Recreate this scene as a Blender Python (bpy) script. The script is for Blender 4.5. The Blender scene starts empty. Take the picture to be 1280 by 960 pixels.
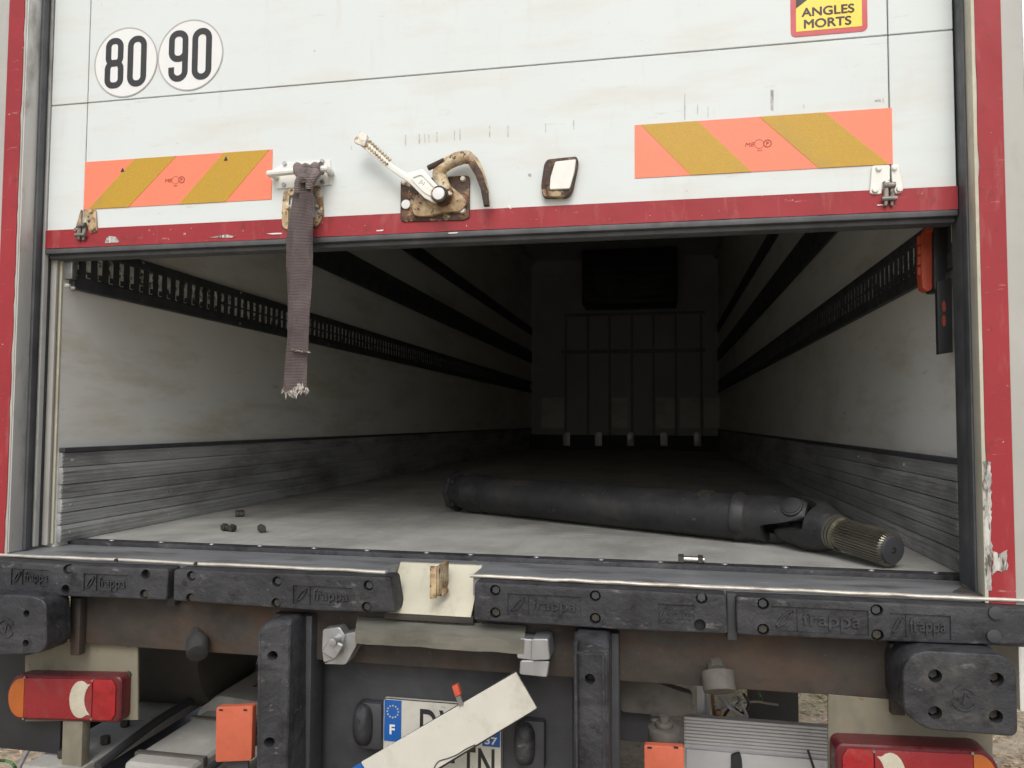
import bpy, bmesh, math, random
from mathutils import Vector, Matrix
random.seed(7)
sc = bpy.context.scene
COL = sc.collection
PI = math.pi

# ------------------------------------------------------------------ camera
F = 962.0                                  # focal length in photo pixels (1280 wide)
CAMPOS = Vector((0.5, -1.79, 1.525))
MR = ((0.98146515, 0.19156844, 0.00526194),
      (-0.00419192, 0.04891109, -0.99879434),
      (-0.19159484, 0.98025978, 0.04880757))
cd = bpy.data.cameras.new('camera')
cam = bpy.data.objects.new('camera', cd)
COL.objects.link(cam)
right, up, back = Vector(MR[0]), -Vector(MR[1]), -Vector(MR[2])
mw = Matrix((right, up, back)).transposed().to_4x4()
mw.translation = CAMPOS
cam.matrix_world = mw
cd.sensor_width = 36.0
cd.lens = F / 1280 * 36
cd.clip_start = 0.02
cd.clip_end = 2000
sc.camera = cam

# ------------------------------------------------------------------ sky, sun, exposure
SUN_EL, SUN_AZ = math.radians(46), math.radians(4)     # azimuth from behind the camera
w = bpy.data.worlds.new('World')
sc.world = w
w.use_nodes = True
wn = w.node_tree.nodes
wl = w.node_tree.links
bg = wn['Background']
sky = wn.new('ShaderNodeTexSky')
sky.sky_type = 'NISHITA'
sky.sun_disc = False
sky.sun_elevation = SUN_EL
sky.sun_rotation = math.radians(180) - SUN_AZ      # same bearing as the sun lamp
sky.dust_density = 4.0
sky.air_density = 1.0
hs = wn.new('ShaderNodeHueSaturation')
hs.inputs['Saturation'].default_value = 0.5
wl.new(sky.outputs[0], hs.inputs['Color'])
wl.new(hs.outputs[0], bg.inputs['Color'])
bg.inputs['Strength'].default_value = 0.15
sd = bpy.data.lights.new('sun', 'SUN')
sun = bpy.data.objects.new('sun', sd)
COL.objects.link(sun)
sd.energy = 0.8
sd.angle = math.radians(30)
sd.color = (1.0, 0.985, 0.965)
sdir = Vector((math.sin(SUN_AZ) * math.cos(SUN_EL) * 1, -math.cos(SUN_AZ) * math.cos(SUN_EL), math.sin(SUN_EL)))
sun.rotation_euler = sdir.to_track_quat('Z', 'Y').to_euler()
sun.location = sdir * 20
sc.view_settings.view_transform = 'Standard'
sc.view_settings.look = 'None'
sc.view_settings.gamma = 1
sc.view_settings.use_curve_mapping = False
sc.view_settings.exposure = 0.22
sc.render.resolution_x = 1024
sc.render.resolution_y = 768
try:
    sc.cycles.max_bounces = 8
    sc.cycles.diffuse_bounces = 5
except Exception:
    pass


# ------------------------------------------------------------------ pixel -> world
def ray(x, y):
    v = ((x - 640), (y - 480), F)
    return Vector([sum(MR[i][k] * v[i] for i in range(3)) for k in range(3)])


def aY(x, y, Y):
    r = ray(x, y)
    return CAMPOS + r * ((Y - CAMPOS.y) / r.y)


def aZ(x, y, Z):
    r = ray(x, y)
    return CAMPOS + r * ((Z - CAMPOS.z) / r.z)


def aX(x, y, X):
    r = ray(x, y)
    return CAMPOS + r * ((X - CAMPOS.x) / r.x)


def xz(pts, Y):
    return [(p.x, p.z) for p in (aY(a, b, Y) for a, b in pts)]


# ------------------------------------------------------------------ materials
def s2l(c):
    return tuple((v / 255 / 12.92 if v / 255 <= 0.04045 else ((v / 255 + 0.055) / 1.055) ** 2.4) for v in c)


MATS = {}


def mat(name, rgb, rough=0.5, metal=0.0, var=0.12, scale=9.0, layers=(), bump=0.0, bscale=60.0,
        stretch=(1, 1, 1), trans=0.0, coat=0.0, bstretch=None, rvar=0.12, spec=0.5, bump2=0.0, b2scale=14.0):
    """rgb linear. layers: (rgb, noise scale, low, high, stretch, rough) colour layers of dirt/rust/wear."""
    m = bpy.data.materials.new(name)
    m.use_nodes = True
    n = m.node_tree.nodes
    l = m.node_tree.links
    b = n['Principled BSDF']
    geo = n.new('ShaderNodeNewGeometry')

    def noise(sc_, st, detail=8.0, rough_=0.6, off=0.0):
        mp = n.new('ShaderNodeMapping')
        mp.inputs['Scale'].default_value = st
        mp.inputs['Location'].default_value = (off, off * 1.7, off * 0.6)
        l.new(geo.outputs['Position'], mp.inputs['Vector'])
        t = n.new('ShaderNodeTexNoise')
        t.inputs['Scale'].default_value = sc_
        t.inputs['Detail'].default_value = detail
        t.inputs['Roughness'].default_value = rough_
        l.new(mp.outputs[0], t.inputs['Vector'])
        return t.outputs['Fac']

    def ramp(fac, lo, hi, c0=(0, 0, 0, 1), c1=(1, 1, 1, 1)):
        r = n.new('ShaderNodeValToRGB')
        r.color_ramp.elements[0].position = lo
        r.color_ramp.elements[1].position = hi
        r.color_ramp.elements[0].color = c0
        r.color_ramp.elements[1].color = c1
        l.new(fac, r.inputs[0])
        return r.outputs[0]
    f0 = noise(scale, stretch)
    d = tuple(max(0, v * (1 - var)) for v in rgb) + (1,)
    u = tuple(min(1, v * (1 + var)) for v in rgb) + (1,)
    col = ramp(f0, 0.3, 0.7, d, u)
    rr = ramp(noise(scale * 2.3, stretch, off=5.0), 0.3, 0.7, (max(0.02, rough - rvar),) * 3 + (1,), (min(1, rough + rvar),) * 3 + (1,))
    for k, ly in enumerate(layers):
        crgb, sca, lo, hi = ly[:4]
        st = ly[4] if len(ly) > 4 else (1, 1, 1)
        fm = ramp(noise(sca, st, off=11.0 + 7 * k, rough_=0.65), lo, hi)
        mx = n.new('ShaderNodeMix')
        mx.data_type = 'RGBA'
        l.new(fm, mx.inputs[0])
        l.new(col, mx.inputs[6])
        mx.inputs[7].default_value = tuple(crgb) + (1,)
        col = mx.outputs[2]
        if len(ly) > 5:
            m2 = n.new('ShaderNodeMix')
            m2.data_type = 'RGBA'
            l.new(fm, m2.inputs[0])
            l.new(rr, m2.inputs[6])
            m2.inputs[7].default_value = (ly[5],) * 3 + (1,)
            rr = m2.outputs[2]
    l.new(col, b.inputs['Base Color'])
    l.new(rr, b.inputs['Roughness'])
    b.inputs['Metallic'].default_value = metal
    b.inputs['Specular IOR Level'].default_value = spec
    if coat:
        b.inputs['Coat Weight'].default_value = coat
        b.inputs['Coat Roughness'].default_value = 0.1
    if trans:
        b.inputs['Transmission Weight'].default_value = trans
    if bump:
        bp = n.new('ShaderNodeBump')
        bp.inputs['Strength'].default_value = 1.0
        bp.inputs['Distance'].default_value = bump
        l.new(noise(bscale, bstretch or stretch, off=3.0), bp.inputs['Height'])
        nrm = bp.outputs[0]
        if bump2:
            b2 = n.new('ShaderNodeBump')
            b2.inputs['Distance'].default_value = bump2
            l.new(noise(b2scale, (1, 1, 1), off=17.0), b2.inputs['Height'])
            l.new(nrm, b2.inputs['Normal'])
            nrm = b2.outputs[0]
        l.new(nrm, b.inputs['Normal'])
    MATS[name] = m
    return m


GRIME = (0.09, 0.08, 0.065)
RUST = (0.16, 0.065, 0.025)
DRUST = (0.035, 0.02, 0.014)
WHITE = mat('door_white', (0.635, 0.68, 0.675), 0.55, var=0.02, scale=2.5, bump=0.0006, bscale=9, spec=0.3,
            layers=(((0.60, 0.60, 0.545), 5, 0.50, 0.78, (0.5, 1, 2.2)), ((0.595, 0.61, 0.585), 9, 0.58, 0.82, (2.5, 1, 0.5)), ((0.50, 0.49, 0.45), 28, 0.64, 0.78, (0.4, 1, 2)), ((0.40, 0.38, 0.33), 70, 0.69, 0.76)))
LINE = mat('panel_joint', (0.16, 0.16, 0.15), 0.7)
SCUFF = mat('scuff_grey', (0.46, 0.465, 0.45), 0.7, var=0.5, scale=60)
REDP = mat('red_paint', (0.30, 0.029, 0.036), 0.5, var=0.10, scale=6, spec=0.3, bump=0.0004, bscale=25,
           layers=(((0.38, 0.11, 0.11), 7, 0.56, 0.78, (3, 3, 0.6)), ((0.62, 0.56, 0.5), 75, 0.685, 0.71), ((0.14, 0.03, 0.028), 24, 0.58, 0.78), ((0.42, 0.20, 0.18), 60, 0.64, 0.72, (0.3, 1, 2))))
CHIP = mat('chipped_metal', (0.36, 0.35, 0.32), 0.65, 0.0, var=0.4, scale=55, layers=(((0.55, 0.54, 0.5), 38, 0.5, 0.56, (2, 2, 0.35)), ((0.09, 0.08, 0.07), 46, 0.52, 0.60, (2, 2, 0.4)), (RUST, 30, 0.62, 0.75)), bump=0.002, bscale=90)
RUBBER = mat('black_rubber', (0.025, 0.026, 0.030), 0.6, var=0.35, scale=16, bump=0.0018, bscale=75, bump2=0.008, b2scale=13,
             layers=(((0.060, 0.061, 0.066), 7, 0.52, 0.78, (0.4, 1, 1.5)), ((0.15, 0.145, 0.14), 48, 0.62, 0.74, (0.45, 1, 1)), ((0.010, 0.010, 0.011), 20, 0.54, 0.66),
                     ((0.10, 0.093, 0.082), 5.5, 0.60, 0.80), ((0.55, 0.54, 0.50), 120, 0.735, 0.75)))
SEAL = mat('seal_rubber', (0.075, 0.078, 0.084), 0.6, var=0.3, scale=12, layers=(((0.12, 0.12, 0.125), 14, 0.55, 0.8, (1, 1, 0.2)),))
HOLE = mat('hole_dark', (0.012, 0.012, 0.012), 0.9)
ALU = mat('aluminium', (0.42, 0.43, 0.44), 0.42, 0.75, var=0.15, scale=14, stretch=(1, 1, 0.3),
          layers=(((0.16, 0.15, 0.13), 8, 0.52, 0.75), ((0.6, 0.6, 0.6), 60, 0.66, 0.72, (0.15, 1, 1))), bump=0.0005, bscale=80)
CHANM = mat('dull_aluminium', (0.40, 0.39, 0.34), 0.45, 0.3, var=0.2, scale=12, stretch=(0.4, 1, 1), layers=(((0.22, 0.21, 0.17), 10, 0.5, 0.72, (0.5, 1, 1)), ((0.10, 0.09, 0.07), 30, 0.64, 0.74)))
TRIM = mat('bright_trim', (0.50, 0.47, 0.41), 0.5, 0.35, var=0.25, scale=20, layers=(((0.20, 0.17, 0.13), 24, 0.54, 0.66, (0.3, 1, 1)),))
SILL = mat('sill_steel', (0.26, 0.27, 0.28), 0.5, 0.45, var=0.2, scale=10, stretch=(0.3, 1, 1), bump=0.0006, bscale=60,
           layers=(((0.10, 0.10, 0.095), 12, 0.5, 0.72, (0.3, 1, 1)), ((0.62, 0.62, 0.6), 42, 0.66, 0.74, (0.25, 2, 1)), (RUST, 9, 0.68, 0.85)))
POSTI = mat('post_inner', (0.52, 0.52, 0.50), 0.5, 0.2, var=0.18, scale=8, stretch=(1, 1, 0.2), layers=(((0.16, 0.14, 0.11), 11, 0.5, 0.75, (1, 1, 0.4)),))
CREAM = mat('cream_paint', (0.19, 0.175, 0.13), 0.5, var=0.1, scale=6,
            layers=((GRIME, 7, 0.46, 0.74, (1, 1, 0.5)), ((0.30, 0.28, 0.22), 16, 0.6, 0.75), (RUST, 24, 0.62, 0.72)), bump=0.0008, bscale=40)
CREAML = mat('pale_cream_paint', (0.50, 0.48, 0.38), 0.5, var=0.1, scale=8, layers=(((0.33, 0.29, 0.2), 9, 0.52, 0.75, (1.5, 1, 0.5)), (RUST, 15, 0.64, 0.76, (2, 1, 0.6))), bump=0.0008, bscale=40)
GREYP = mat('frame_grey', (0.42, 0.415, 0.385), 0.45, var=0.08, scale=5, layers=(((0.3, 0.29, 0.25), 8, 0.55, 0.8, (1, 1, 0.4)),))
WALLIN = mat('liner_white', (0.79, 0.785, 0.74), 0.42, var=0.05, scale=2, bump=0.0008, bscale=5,
             layers=(((0.58, 0.54, 0.42), 3.2, 0.5, 0.75, (1, 0.5, 2.4)), ((0.36, 0.31, 0.23), 9, 0.64, 0.8, (1, 0.5, 3)), ((0.1, 0.08, 0.06), 48, 0.735, 0.76)))
CEILM = mat('liner_ceiling', (0.72, 0.72, 0.70), 0.5, var=0.06, scale=2)
KICK = mat('kick_aluminium', (0.41, 0.415, 0.41), 0.5, 0.35, var=0.25, scale=9, stretch=(1, 0.15, 1.2), bump=0.0006, bscale=70, bstretch=(1, 0.08, 1),
           layers=(((0.15, 0.145, 0.13), 6, 0.48, 0.72, (1, 0.3, 1)), ((0.52, 0.51, 0.47), 30, 0.60, 0.72, (1, 0.06, 2)), ((0.10, 0.09, 0.08), 22, 0.6, 0.75, (1, 0.1, 1.5))))
FLOORM = mat('floor_grey', (0.36, 0.363, 0.338), 0.62, var=0.22, scale=5, bump=0.001, bscale=120,
             layers=(((0.19, 0.185, 0.17), 3.0, 0.48, 0.75, (1, 0.5, 1)), ((0.45, 0.45, 0.42), 14, 0.58, 0.74, (0.3, 1.6, 1)), ((0.27, 0.262, 0.24), 7, 0.54, 0.78, (2.6, 0.16, 1)), ((0.46, 0.46, 0.43), 40, 0.63, 0.72, (0.3, 2.2, 1)), ((0.22, 0.21, 0.19), 60, 0.62, 0.72, (0.25, 1.6, 1)), ((0.22, 0.15, 0.09), 3.4, 0.66, 0.8),
                     ((0.10, 0.095, 0.08), 26, 0.66, 0.74, (0.4, 1, 1)), ((0.07, 0.065, 0.055), 75, 0.70, 0.74)))
RAILM = mat('rail_black', (0.055, 0.057, 0.064), 0.5, 0.1, var=0.3, scale=12, layers=(((0.09, 0.088, 0.08), 20, 0.6, 0.8),))
RAILB = mat('rail_backing', (0.74, 0.72, 0.66), 0.5, 0.0, var=0.4, scale=40, layers=(((0.06, 0.05, 0.04), 45, 0.52, 0.6),))
BULK = mat('bulkhead_liner', (0.55, 0.56, 0.56), 0.55, var=0.08, scale=2)
RIBM = mat('bulkhead_steel', (0.33, 0.33, 0.34), 0.6, var=0.15)
DARKP = mat('dark_plastic', (0.02, 0.021, 0.024), 0.5, var=0.2)
RUSTB = mat('rusty_beam', (0.042, 0.035, 0.030), 0.75, var=0.35, scale=7, bump=0.0015, bscale=60,
            layers=(((0.085, 0.048, 0.028), 5, 0.46, 0.68, (0.6, 1, 1.4)), ((0.065, 0.068, 0.064), 4, 0.54, 0.7), ((0.028, 0.024, 0.022), 9, 0.55, 0.72), ((0.14, 0.10, 0.07), 90, 0.66, 0.72)))
STEEL = mat('dark_steel', (0.050, 0.052, 0.058), 0.6, 0.2, var=0.25, scale=8,
            layers=(((0.11, 0.085, 0.065), 6, 0.6, 0.78, (0.3, 1, 1.6)), ((0.10, 0.10, 0.105), 10, 0.58, 0.8)), bump=0.0008, bscale=50)
RUSTYW = mat('rusty_white', (0.72, 0.70, 0.63), 0.5, var=0.08, scale=20, bump=0.001, bscale=80,
             layers=(((0.40, 0.26, 0.13), 26, 0.54, 0.62), (DRUST, 22, 0.60, 0.63)))
RUSTYD = mat('rusty_dark', (0.05, 0.032, 0.024), 0.7, var=0.4, scale=30, bump=0.0016, bscale=80,
             layers=(((0.46, 0.36, 0.22), 17, 0.54, 0.60), ((0.20, 0.09, 0.04), 24, 0.50, 0.66), (DRUST, 60, 0.55, 0.62)))
RUSTYC = mat('rusty_cream', (0.50, 0.39, 0.23), 0.6, var=0.25, scale=24, bump=0.001, bscale=80,
             layers=(((0.22, 0.105, 0.042), 18, 0.40, 0.60), ((0.68, 0.65, 0.56), 17, 0.57, 0.62), (DRUST, 70, 0.55, 0.62), ((0.10, 0.05, 0.028), 13, 0.55, 0.68)))
RUSTYH = mat('rusty_hook', (0.58, 0.47, 0.29), 0.6, var=0.25, scale=24, bump=0.0012, bscale=80, layers=(((0.66, 0.63, 0.54), 16, 0.5, 0.58), ((0.24, 0.12, 0.05), 17, 0.46, 0.64), (DRUST, 75, 0.56, 0.63), ((0.09, 0.05, 0.03), 12, 0.56, 0.66)))
LEVERW = mat('lever_white', (0.74, 0.74, 0.69), 0.4, var=0.05, scale=20, layers=(((0.30, 0.18, 0.09), 60, 0.67, 0.72),))
STRIPE_O = mat('reflective_orange', (0.86, 0.215, 0.12), 0.45, var=0.05, scale=220, layers=(((0.72, 0.24, 0.16), 9, 0.54, 0.8), ((0.6, 0.3, 0.2), 60, 0.70, 0.76, (0.3, 1, 2))), bump=0.0002, bscale=400)
STRIPE_Y = mat('reflective_yellow', (0.48, 0.285, 0.02), 0.45, var=0.12, scale=260, layers=(((0.40, 0.26, 0.05), 8, 0.54, 0.8), ((0.6, 0.48, 0.2), 55, 0.69, 0.76, (1, 1, 1))), bump=0.0002, bscale=400)
INK = mat('black_ink', (0.022, 0.022, 0.024), 0.5, var=0.1)
HINGEM = mat('hinge_metal', (0.22, 0.20, 0.18), 0.5, 0.4, var=0.4, scale=40, layers=(((0.07, 0.05, 0.04), 45, 0.52, 0.62),))
REDINK = mat('dark_red_ink', (0.28, 0.05, 0.03), 0.6)
SIGNW = mat('sticker_white', (0.72, 0.73, 0.72), 0.35, var=0.02)
SIGNG = mat('sticker_edge', (0.40, 0.40, 0.38), 0.5)
SIGNY = mat('sign_yellow', (0.86, 0.62, 0.07), 0.4, var=0.04)
SIGNR = mat('sign_red', (0.50, 0.07, 0.075), 0.4, var=0.06)
PLATEW = mat('plate_white', (0.56, 0.55, 0.49), 0.45, var=0.06, scale=12, layers=(((0.36, 0.34, 0.28), 9, 0.52, 0.78), ((0.22, 0.20, 0.17), 40, 0.66, 0.74)))
EUBLUE = mat('plate_blue', (0.012, 0.10, 0.36), 0.4, var=0.08)
STRAPM = mat('webbing', (0.27, 0.22, 0.215), 0.9, var=0.22, scale=18, layers=(((0.08, 0.065, 0.06), 12, 0.5, 0.75, (1, 1, 0.4)), ((0.30, 0.26, 0.25), 150, 0.6, 0.75)))
FRAY = mat('frayed_fibre', (0.5, 0.46, 0.42), 0.9, var=0.3, scale=120)
SHAFTM = mat('shaft_black', (0.024, 0.025, 0.027), 0.52, 0.25, var=0.3, scale=14, bump=0.0008, bscale=70,
             layers=(((0.055, 0.052, 0.048), 8, 0.50, 0.74), ((0.10, 0.075, 0.05), 34, 0.62, 0.74), ((0.012, 0.012, 0.012), 15, 0.56, 0.7), ((0.20, 0.18, 0.15), 70, 0.66, 0.73, (0.35, 1, 1)), ((0.6, 0.58, 0.52), 110, 0.715, 0.73)))
SPLINE = mat('oily_steel', (0.26, 0.25, 0.205), 0.34, 0.85, var=0.2, scale=8, layers=(((0.20, 0.185, 0.14), 7, 0.5, 0.8),))
BOLTM = mat('bolt_steel', (0.40, 0.39, 0.36), 0.35, 0.9, var=0.2, scale=60)
BOLTD = mat('bolt_dark', (0.07, 0.065, 0.055), 0.5, 0.6, var=0.4, scale=80)
LENSR = mat('lens_red', (0.235, 0.014, 0.020), 0.3, var=0.14, scale=12, layers=(((0.17, 0.07, 0.065), 14, 0.54, 0.8),), coat=0.15)
LENSB = mat('lens_bright_red', (0.30, 0.012, 0.016), 0.32, var=0.25, scale=30, coat=0.15, layers=(((0.22, 0.07, 0.06), 20, 0.56, 0.78),))
LENSA = mat('lens_amber', (0.40, 0.105, 0.02), 0.3, var=0.12, scale=12, coat=0.15, layers=(((0.22, 0.09, 0.04), 16, 0.55, 0.8),))
LENSC = mat('lens_clear', (0.48, 0.45, 0.36), 0.25, var=0.08, scale=40, coat=0.4)
LENSD = mat('lamp_rim_red', (0.10, 0.012, 0.016), 0.35, var=0.2, scale=20)
ORANGE = mat('reflector_orange', (0.50, 0.115, 0.06), 0.5, var=0.08, scale=30, layers=(((0.30, 0.10, 0.06), 14, 0.58, 0.8),))
REDTAG = mat('orange_red_plastic', (0.52, 0.085, 0.04), 0.5, var=0.12, scale=20)
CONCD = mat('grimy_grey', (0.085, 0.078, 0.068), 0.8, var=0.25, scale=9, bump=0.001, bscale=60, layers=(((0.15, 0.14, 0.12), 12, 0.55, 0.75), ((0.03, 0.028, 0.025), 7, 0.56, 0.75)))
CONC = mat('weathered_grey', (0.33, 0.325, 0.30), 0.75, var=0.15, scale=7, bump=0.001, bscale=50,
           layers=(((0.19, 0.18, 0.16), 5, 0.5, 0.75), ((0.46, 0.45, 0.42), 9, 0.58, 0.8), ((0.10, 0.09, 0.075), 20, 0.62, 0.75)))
ALUP = mat('platform_aluminium', (0.56, 0.57, 0.59), 0.5, 0.25, var=0.1, scale=10, stretch=(0.4, 1, 1), layers=(((0.3, 0.3, 0.3), 8, 0.56, 0.8),))
TYRE = mat('tyre_rubber', (0.025, 0.025, 0.025), 0.8, var=0.3, scale=20, layers=(((0.07, 0.065, 0.055), 10, 0.5, 0.75),))
TANKM = mat('tank_dark', (0.045, 0.040, 0.036), 0.7, var=0.3, scale=6)
CABLEG = mat('cable_grey', (0.36, 0.36, 0.40), 0.5, var=0.15, scale=40)
CABLEB = mat('cable_brown', (0.30, 0.16, 0.09), 0.6)
CABLEK = mat('cable_black', (0.03, 0.03, 0.032), 0.6)
LEAFG = mat('twig_leaf', (0.10, 0.22, 0.09), 0.6)
TWIGM = mat('twig_bark', (0.34, 0.31, 0.27), 0.8)
BODYW = mat('body_white', (0.70, 0.70, 0.66), 0.4, var=0.04, layers=(((0.5, 0.48, 0.42), 4, 0.52, 0.8),))
GROUNDM = mat('ground_earth', (0.36, 0.30, 0.22), 0.95, var=0.35, scale=6, bump=0.01, bscale=25,
              layers=(((0.46, 0.38, 0.28), 30, 0.5, 0.62), ((0.16, 0.13, 0.09), 24, 0.58, 0.72), ((0.17, 0.20, 0.09), 0.6, 0.55, 0.68)))
LEAFB = mat('dry_leaf', (0.38, 0.28, 0.18), 0.85, var=0.5, scale=17)
GRASSM = mat('grass_green', (0.13, 0.20, 0.055), 0.7, var=0.4, scale=8)

# webbing ribs: fine horizontal ridges as relief
_n = STRAPM.node_tree.nodes
_l = STRAPM.node_tree.links
_wv = _n.new('ShaderNodeTexWave')
_wv.wave_type = 'BANDS'
_wv.bands_direction = 'Z'
_wv.inputs['Scale'].default_value = 80
_wv.inputs['Distortion'].default_value = 1.2
_wv.inputs['Detail'].default_value = 2
_g = _n.new('ShaderNodeNewGeometry')
_l.new(_g.outputs['Position'], _wv.inputs['Vector'])
_b = _n.new('ShaderNodeBump')
_b.inputs['Distance'].default_value = 0.0022
_l.new(_wv.outputs['Fac'], _b.inputs['Height'])
_l.new(_b.outputs[0], _n['Principled BSDF'].inputs['Normal'])

# ------------------------------------------------------------------ object helpers
WO = {}


def link(o, parent=None):
    COL.objects.link(o)
    if parent is not None:
        o.parent = parent


def empty(name, loc, parent=None):
    o = bpy.data.objects.new(name, None)
    o.empty_display_size = 0.1
    loc = Vector(loc)
    link(o, parent)
    o.location = loc - (WO[parent] if parent is not None else Vector())
    WO[o] = loc
    return o


def tag(o, label=None, cat=None, group=None, kind=None):
    if label:
        o['label'] = label
    if cat:
        o['category'] = cat
    if group:
        o['group'] = group
    if kind:
        o['kind'] = kind
    return o


def finish(name, bm, m, parent=None, smooth=35, recalc=True):
    if recalc:
        bmesh.ops.recalc_face_normals(bm, faces=bm.faces)
    xs = [v.co for v in bm.verts]
    lo = Vector((min(v.x for v in xs), min(v.y for v in xs), min(v.z for v in xs)))
    hi = Vector((max(v.x for v in xs), max(v.y for v in xs), max(v.z for v in xs)))
    org = Vector(((lo.x + hi.x) / 2, (lo.y + hi.y) / 2, lo.z))
    bmesh.ops.translate(bm, verts=bm.verts, vec=-org)
    if smooth:
        for f in bm.faces:
            f.smooth = True
        ca = math.radians(smooth)
        for e in bm.edges:
            if len(e.link_faces) != 2 or e.calc_face_angle(0) > ca:
                e.smooth = False
    me = bpy.data.meshes.new(name)
    bm.to_mesh(me)
    bm.free()
    for mm in (m if isinstance(m, (list, tuple)) else [m]):
        me.materials.append(mm)
    o = bpy.data.objects.new(name, me)
    link(o, parent)
    o.location = org - (WO[parent] if parent is not None else Vector())
    WO[o] = org
    return o


def dup(o, parent, dvec):
    c = o.copy()
    COL.objects.link(c)
    c.parent = parent
    WO[c] = WO[o] + Vector(dvec)
    c.location = WO[c] - (WO[parent] if parent is not None else Vector())
    return c


def bevel(bm, geom_edges, wdt, seg=2):
    if wdt > 0:
        bmesh.ops.bevel(bm, geom=geom_edges, offset=wdt, segments=seg, affect='EDGES', profile=0.6, clamp_overlap=True)


def add_box(bm, x0, x1, y0, y1, z0, z1, bv=0.0, seg=2):
    b2 = bmesh.new()
    vs = [b2.verts.new((x, y, z)) for x in (x0, x1) for y in (y0, y1) for z in (z0, z1)]
    for f in ((0, 1, 3, 2), (4, 6, 7, 5), (0, 4, 5, 1), (2, 3, 7, 6), (0, 2, 6, 4), (1, 5, 7, 3)):
        b2.faces.new([vs[i] for i in f])
    bmesh.ops.recalc_face_normals(b2, faces=b2.faces)
    bevel(b2, b2.edges[:], bv, seg)
    merge(bm, b2)


def merge(bm, b2, M=None):
    if M is not None:
        bmesh.ops.transform(b2, matrix=M, verts=b2.verts)
    me = bpy.data.meshes.new('tmp')
    b2.to_mesh(me)
    b2.free()
    bm.from_mesh(me)
    bpy.data.meshes.remove(me)


def add_prism(bm, pts, y0, y1, bv=0.0, seg=2, allb=False):
    """polygon (x, z) extruded from y0 (towards the camera) to y1"""
    b2 = bmesh.new()
    a = [b2.verts.new((x, y0, z)) for x, z in pts]
    b = [b2.verts.new((x, y1, z)) for x, z in pts]
    fr = b2.faces.new(a)
    b2.faces.new(b[::-1])
    n = len(pts)
    for i in range(n):
        b2.faces.new((a[i], b[i], b[(i + 1) % n], a[(i + 1) % n]))
    bmesh.ops.recalc_face_normals(b2, faces=b2.faces)
    if bv > 0:
        es = b2.edges[:] if allb else [e for e in b2.edges if e.verts[0] in a and e.verts[1] in a]
        bevel(b2, es, bv, seg)
    merge(bm, b2)


def add_cyl(bm, p0, p1, r0, r1=None, n=20, cap=True, bv=0.0):
    p0, p1 = Vector(p0), Vector(p1)
    r1 = r0 if r1 is None else r1
    d = (p1 - p0)
    L = d.length
    b2 = bmesh.new()
    bmesh.ops.create_cone(b2, cap_ends=cap, segments=n, radius1=r0, radius2=r1, depth=L)
    if bv:
        bevel(b2, [e for e in b2.edges if abs(e.verts[0].co.z - e.verts[1].co.z) < 1e-6], bv, 2)
    q = d.normalized().to_track_quat('Z', 'Y').to_matrix().to_4x4()
    merge(bm, b2, Matrix.Translation((p0 + p1) / 2) @ q)


def add_tube(bm, pts, r, n=8):
    """swept tube through points"""
    pts = [Vector(p) for p in pts]
    rings = []
    prev = None
    for i, p in enumerate(pts):
        t = (pts[min(i + 1, len(pts) - 1)] - pts[max(i - 1, 0)]).normalized()
        if prev is None:
            nrm = t.orthogonal().normalized()
        else:
            nrm = (prev - t * prev.dot(t)).normalized()
        prev = nrm
        bn = t.cross(nrm)
        rr = r[i] if isinstance(r, (list, tuple)) else r
        rings.append([bm.verts.new(p + (nrm * math.cos(2 * PI * k / n) + bn * math.sin(2 * PI * k / n)) * rr) for k in range(n)])
    for a, b in zip(rings, rings[1:]):
        for k in range(n):
            bm.faces.new((a[k], a[(k + 1) % n], b[(k + 1) % n], b[k]))
    bm.faces.new(rings[0][::-1])
    bm.faces.new(rings[-1])


def smooth_path(pts, sub=6):
    pts = [Vector(p) for p in pts]
    out = []
    for i in range(len(pts) - 1):
        p0 = pts[max(i - 1, 0)]
        p1, p2 = pts[i], pts[i + 1]
        p3 = pts[min(i + 2, len(pts) - 1)]
        for k in range(sub):
            t = k / sub
            out.append(0.5 * ((2 * p1) + (p2 - p0) * t + (2 * p0 - 5 * p1 + 4 * p2 - p3) * t * t + (3 * p1 - p0 - 3 * p2 + p3) * t ** 3))
    out.append(pts[-1])
    return out


def part(name, m, parent, fn, *a, smooth=35, **k):
    bm = bmesh.new()
    fn(bm, *a, **k)
    return finish(name, bm, m, parent, smooth)


def box(name, m, parent, *a, **k):
    return part(name, m, parent, add_box, *a, **k)


def prism(name, m, parent, pts, y0, y1, **k):
    return part(name, m, parent, add_prism, pts, y0, y1, **k)


def cyl(name, m, parent, *a, **k):
    return part(name, m, parent, add_cyl, *a, **k)


def circle(cx, cz, r, n=40, rz=None):
    return [(cx + r * math.cos(2 * PI * i / n), cz + (rz or r) * math.sin(2 * PI * i / n)) for i in range(n)]


def rrect(x0, x1, z0, z1, r, n=5):
    o = []
    for cx, cz, a0 in ((x1 - r, z1 - r, 0), (x0 + r, z1 - r, PI / 2), (x0 + r, z0 + r, PI), (x1 - r, z0 + r, 1.5 * PI)):
        for i in range(n + 1):
            a = a0 + PI / 2 * i / n
            o.append((cx + r * math.cos(a), cz + r * math.sin(a)))
    return o


def roundpoly(pts, r, n=4):
    """round the corners of a polygon"""
    out = []
    N = len(pts)
    for i in range(N):
        p = Vector(pts[i])
        a = Vector(pts[i - 1])
        b = Vector(pts[(i + 1) % N])
        da, db = (a - p), (b - p)
        rr = min(r, da.length * 0.45, db.length * 0.45)
        s = p + da.normalized() * rr
        e = p + db.normalized() * rr
        for k in range(n + 1):
            t = k / n
            q = s * (1 - t) ** 2 + p * 2 * t * (1 - t) + e * t * t
            out.append((q.x, q.y))
    return out


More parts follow.
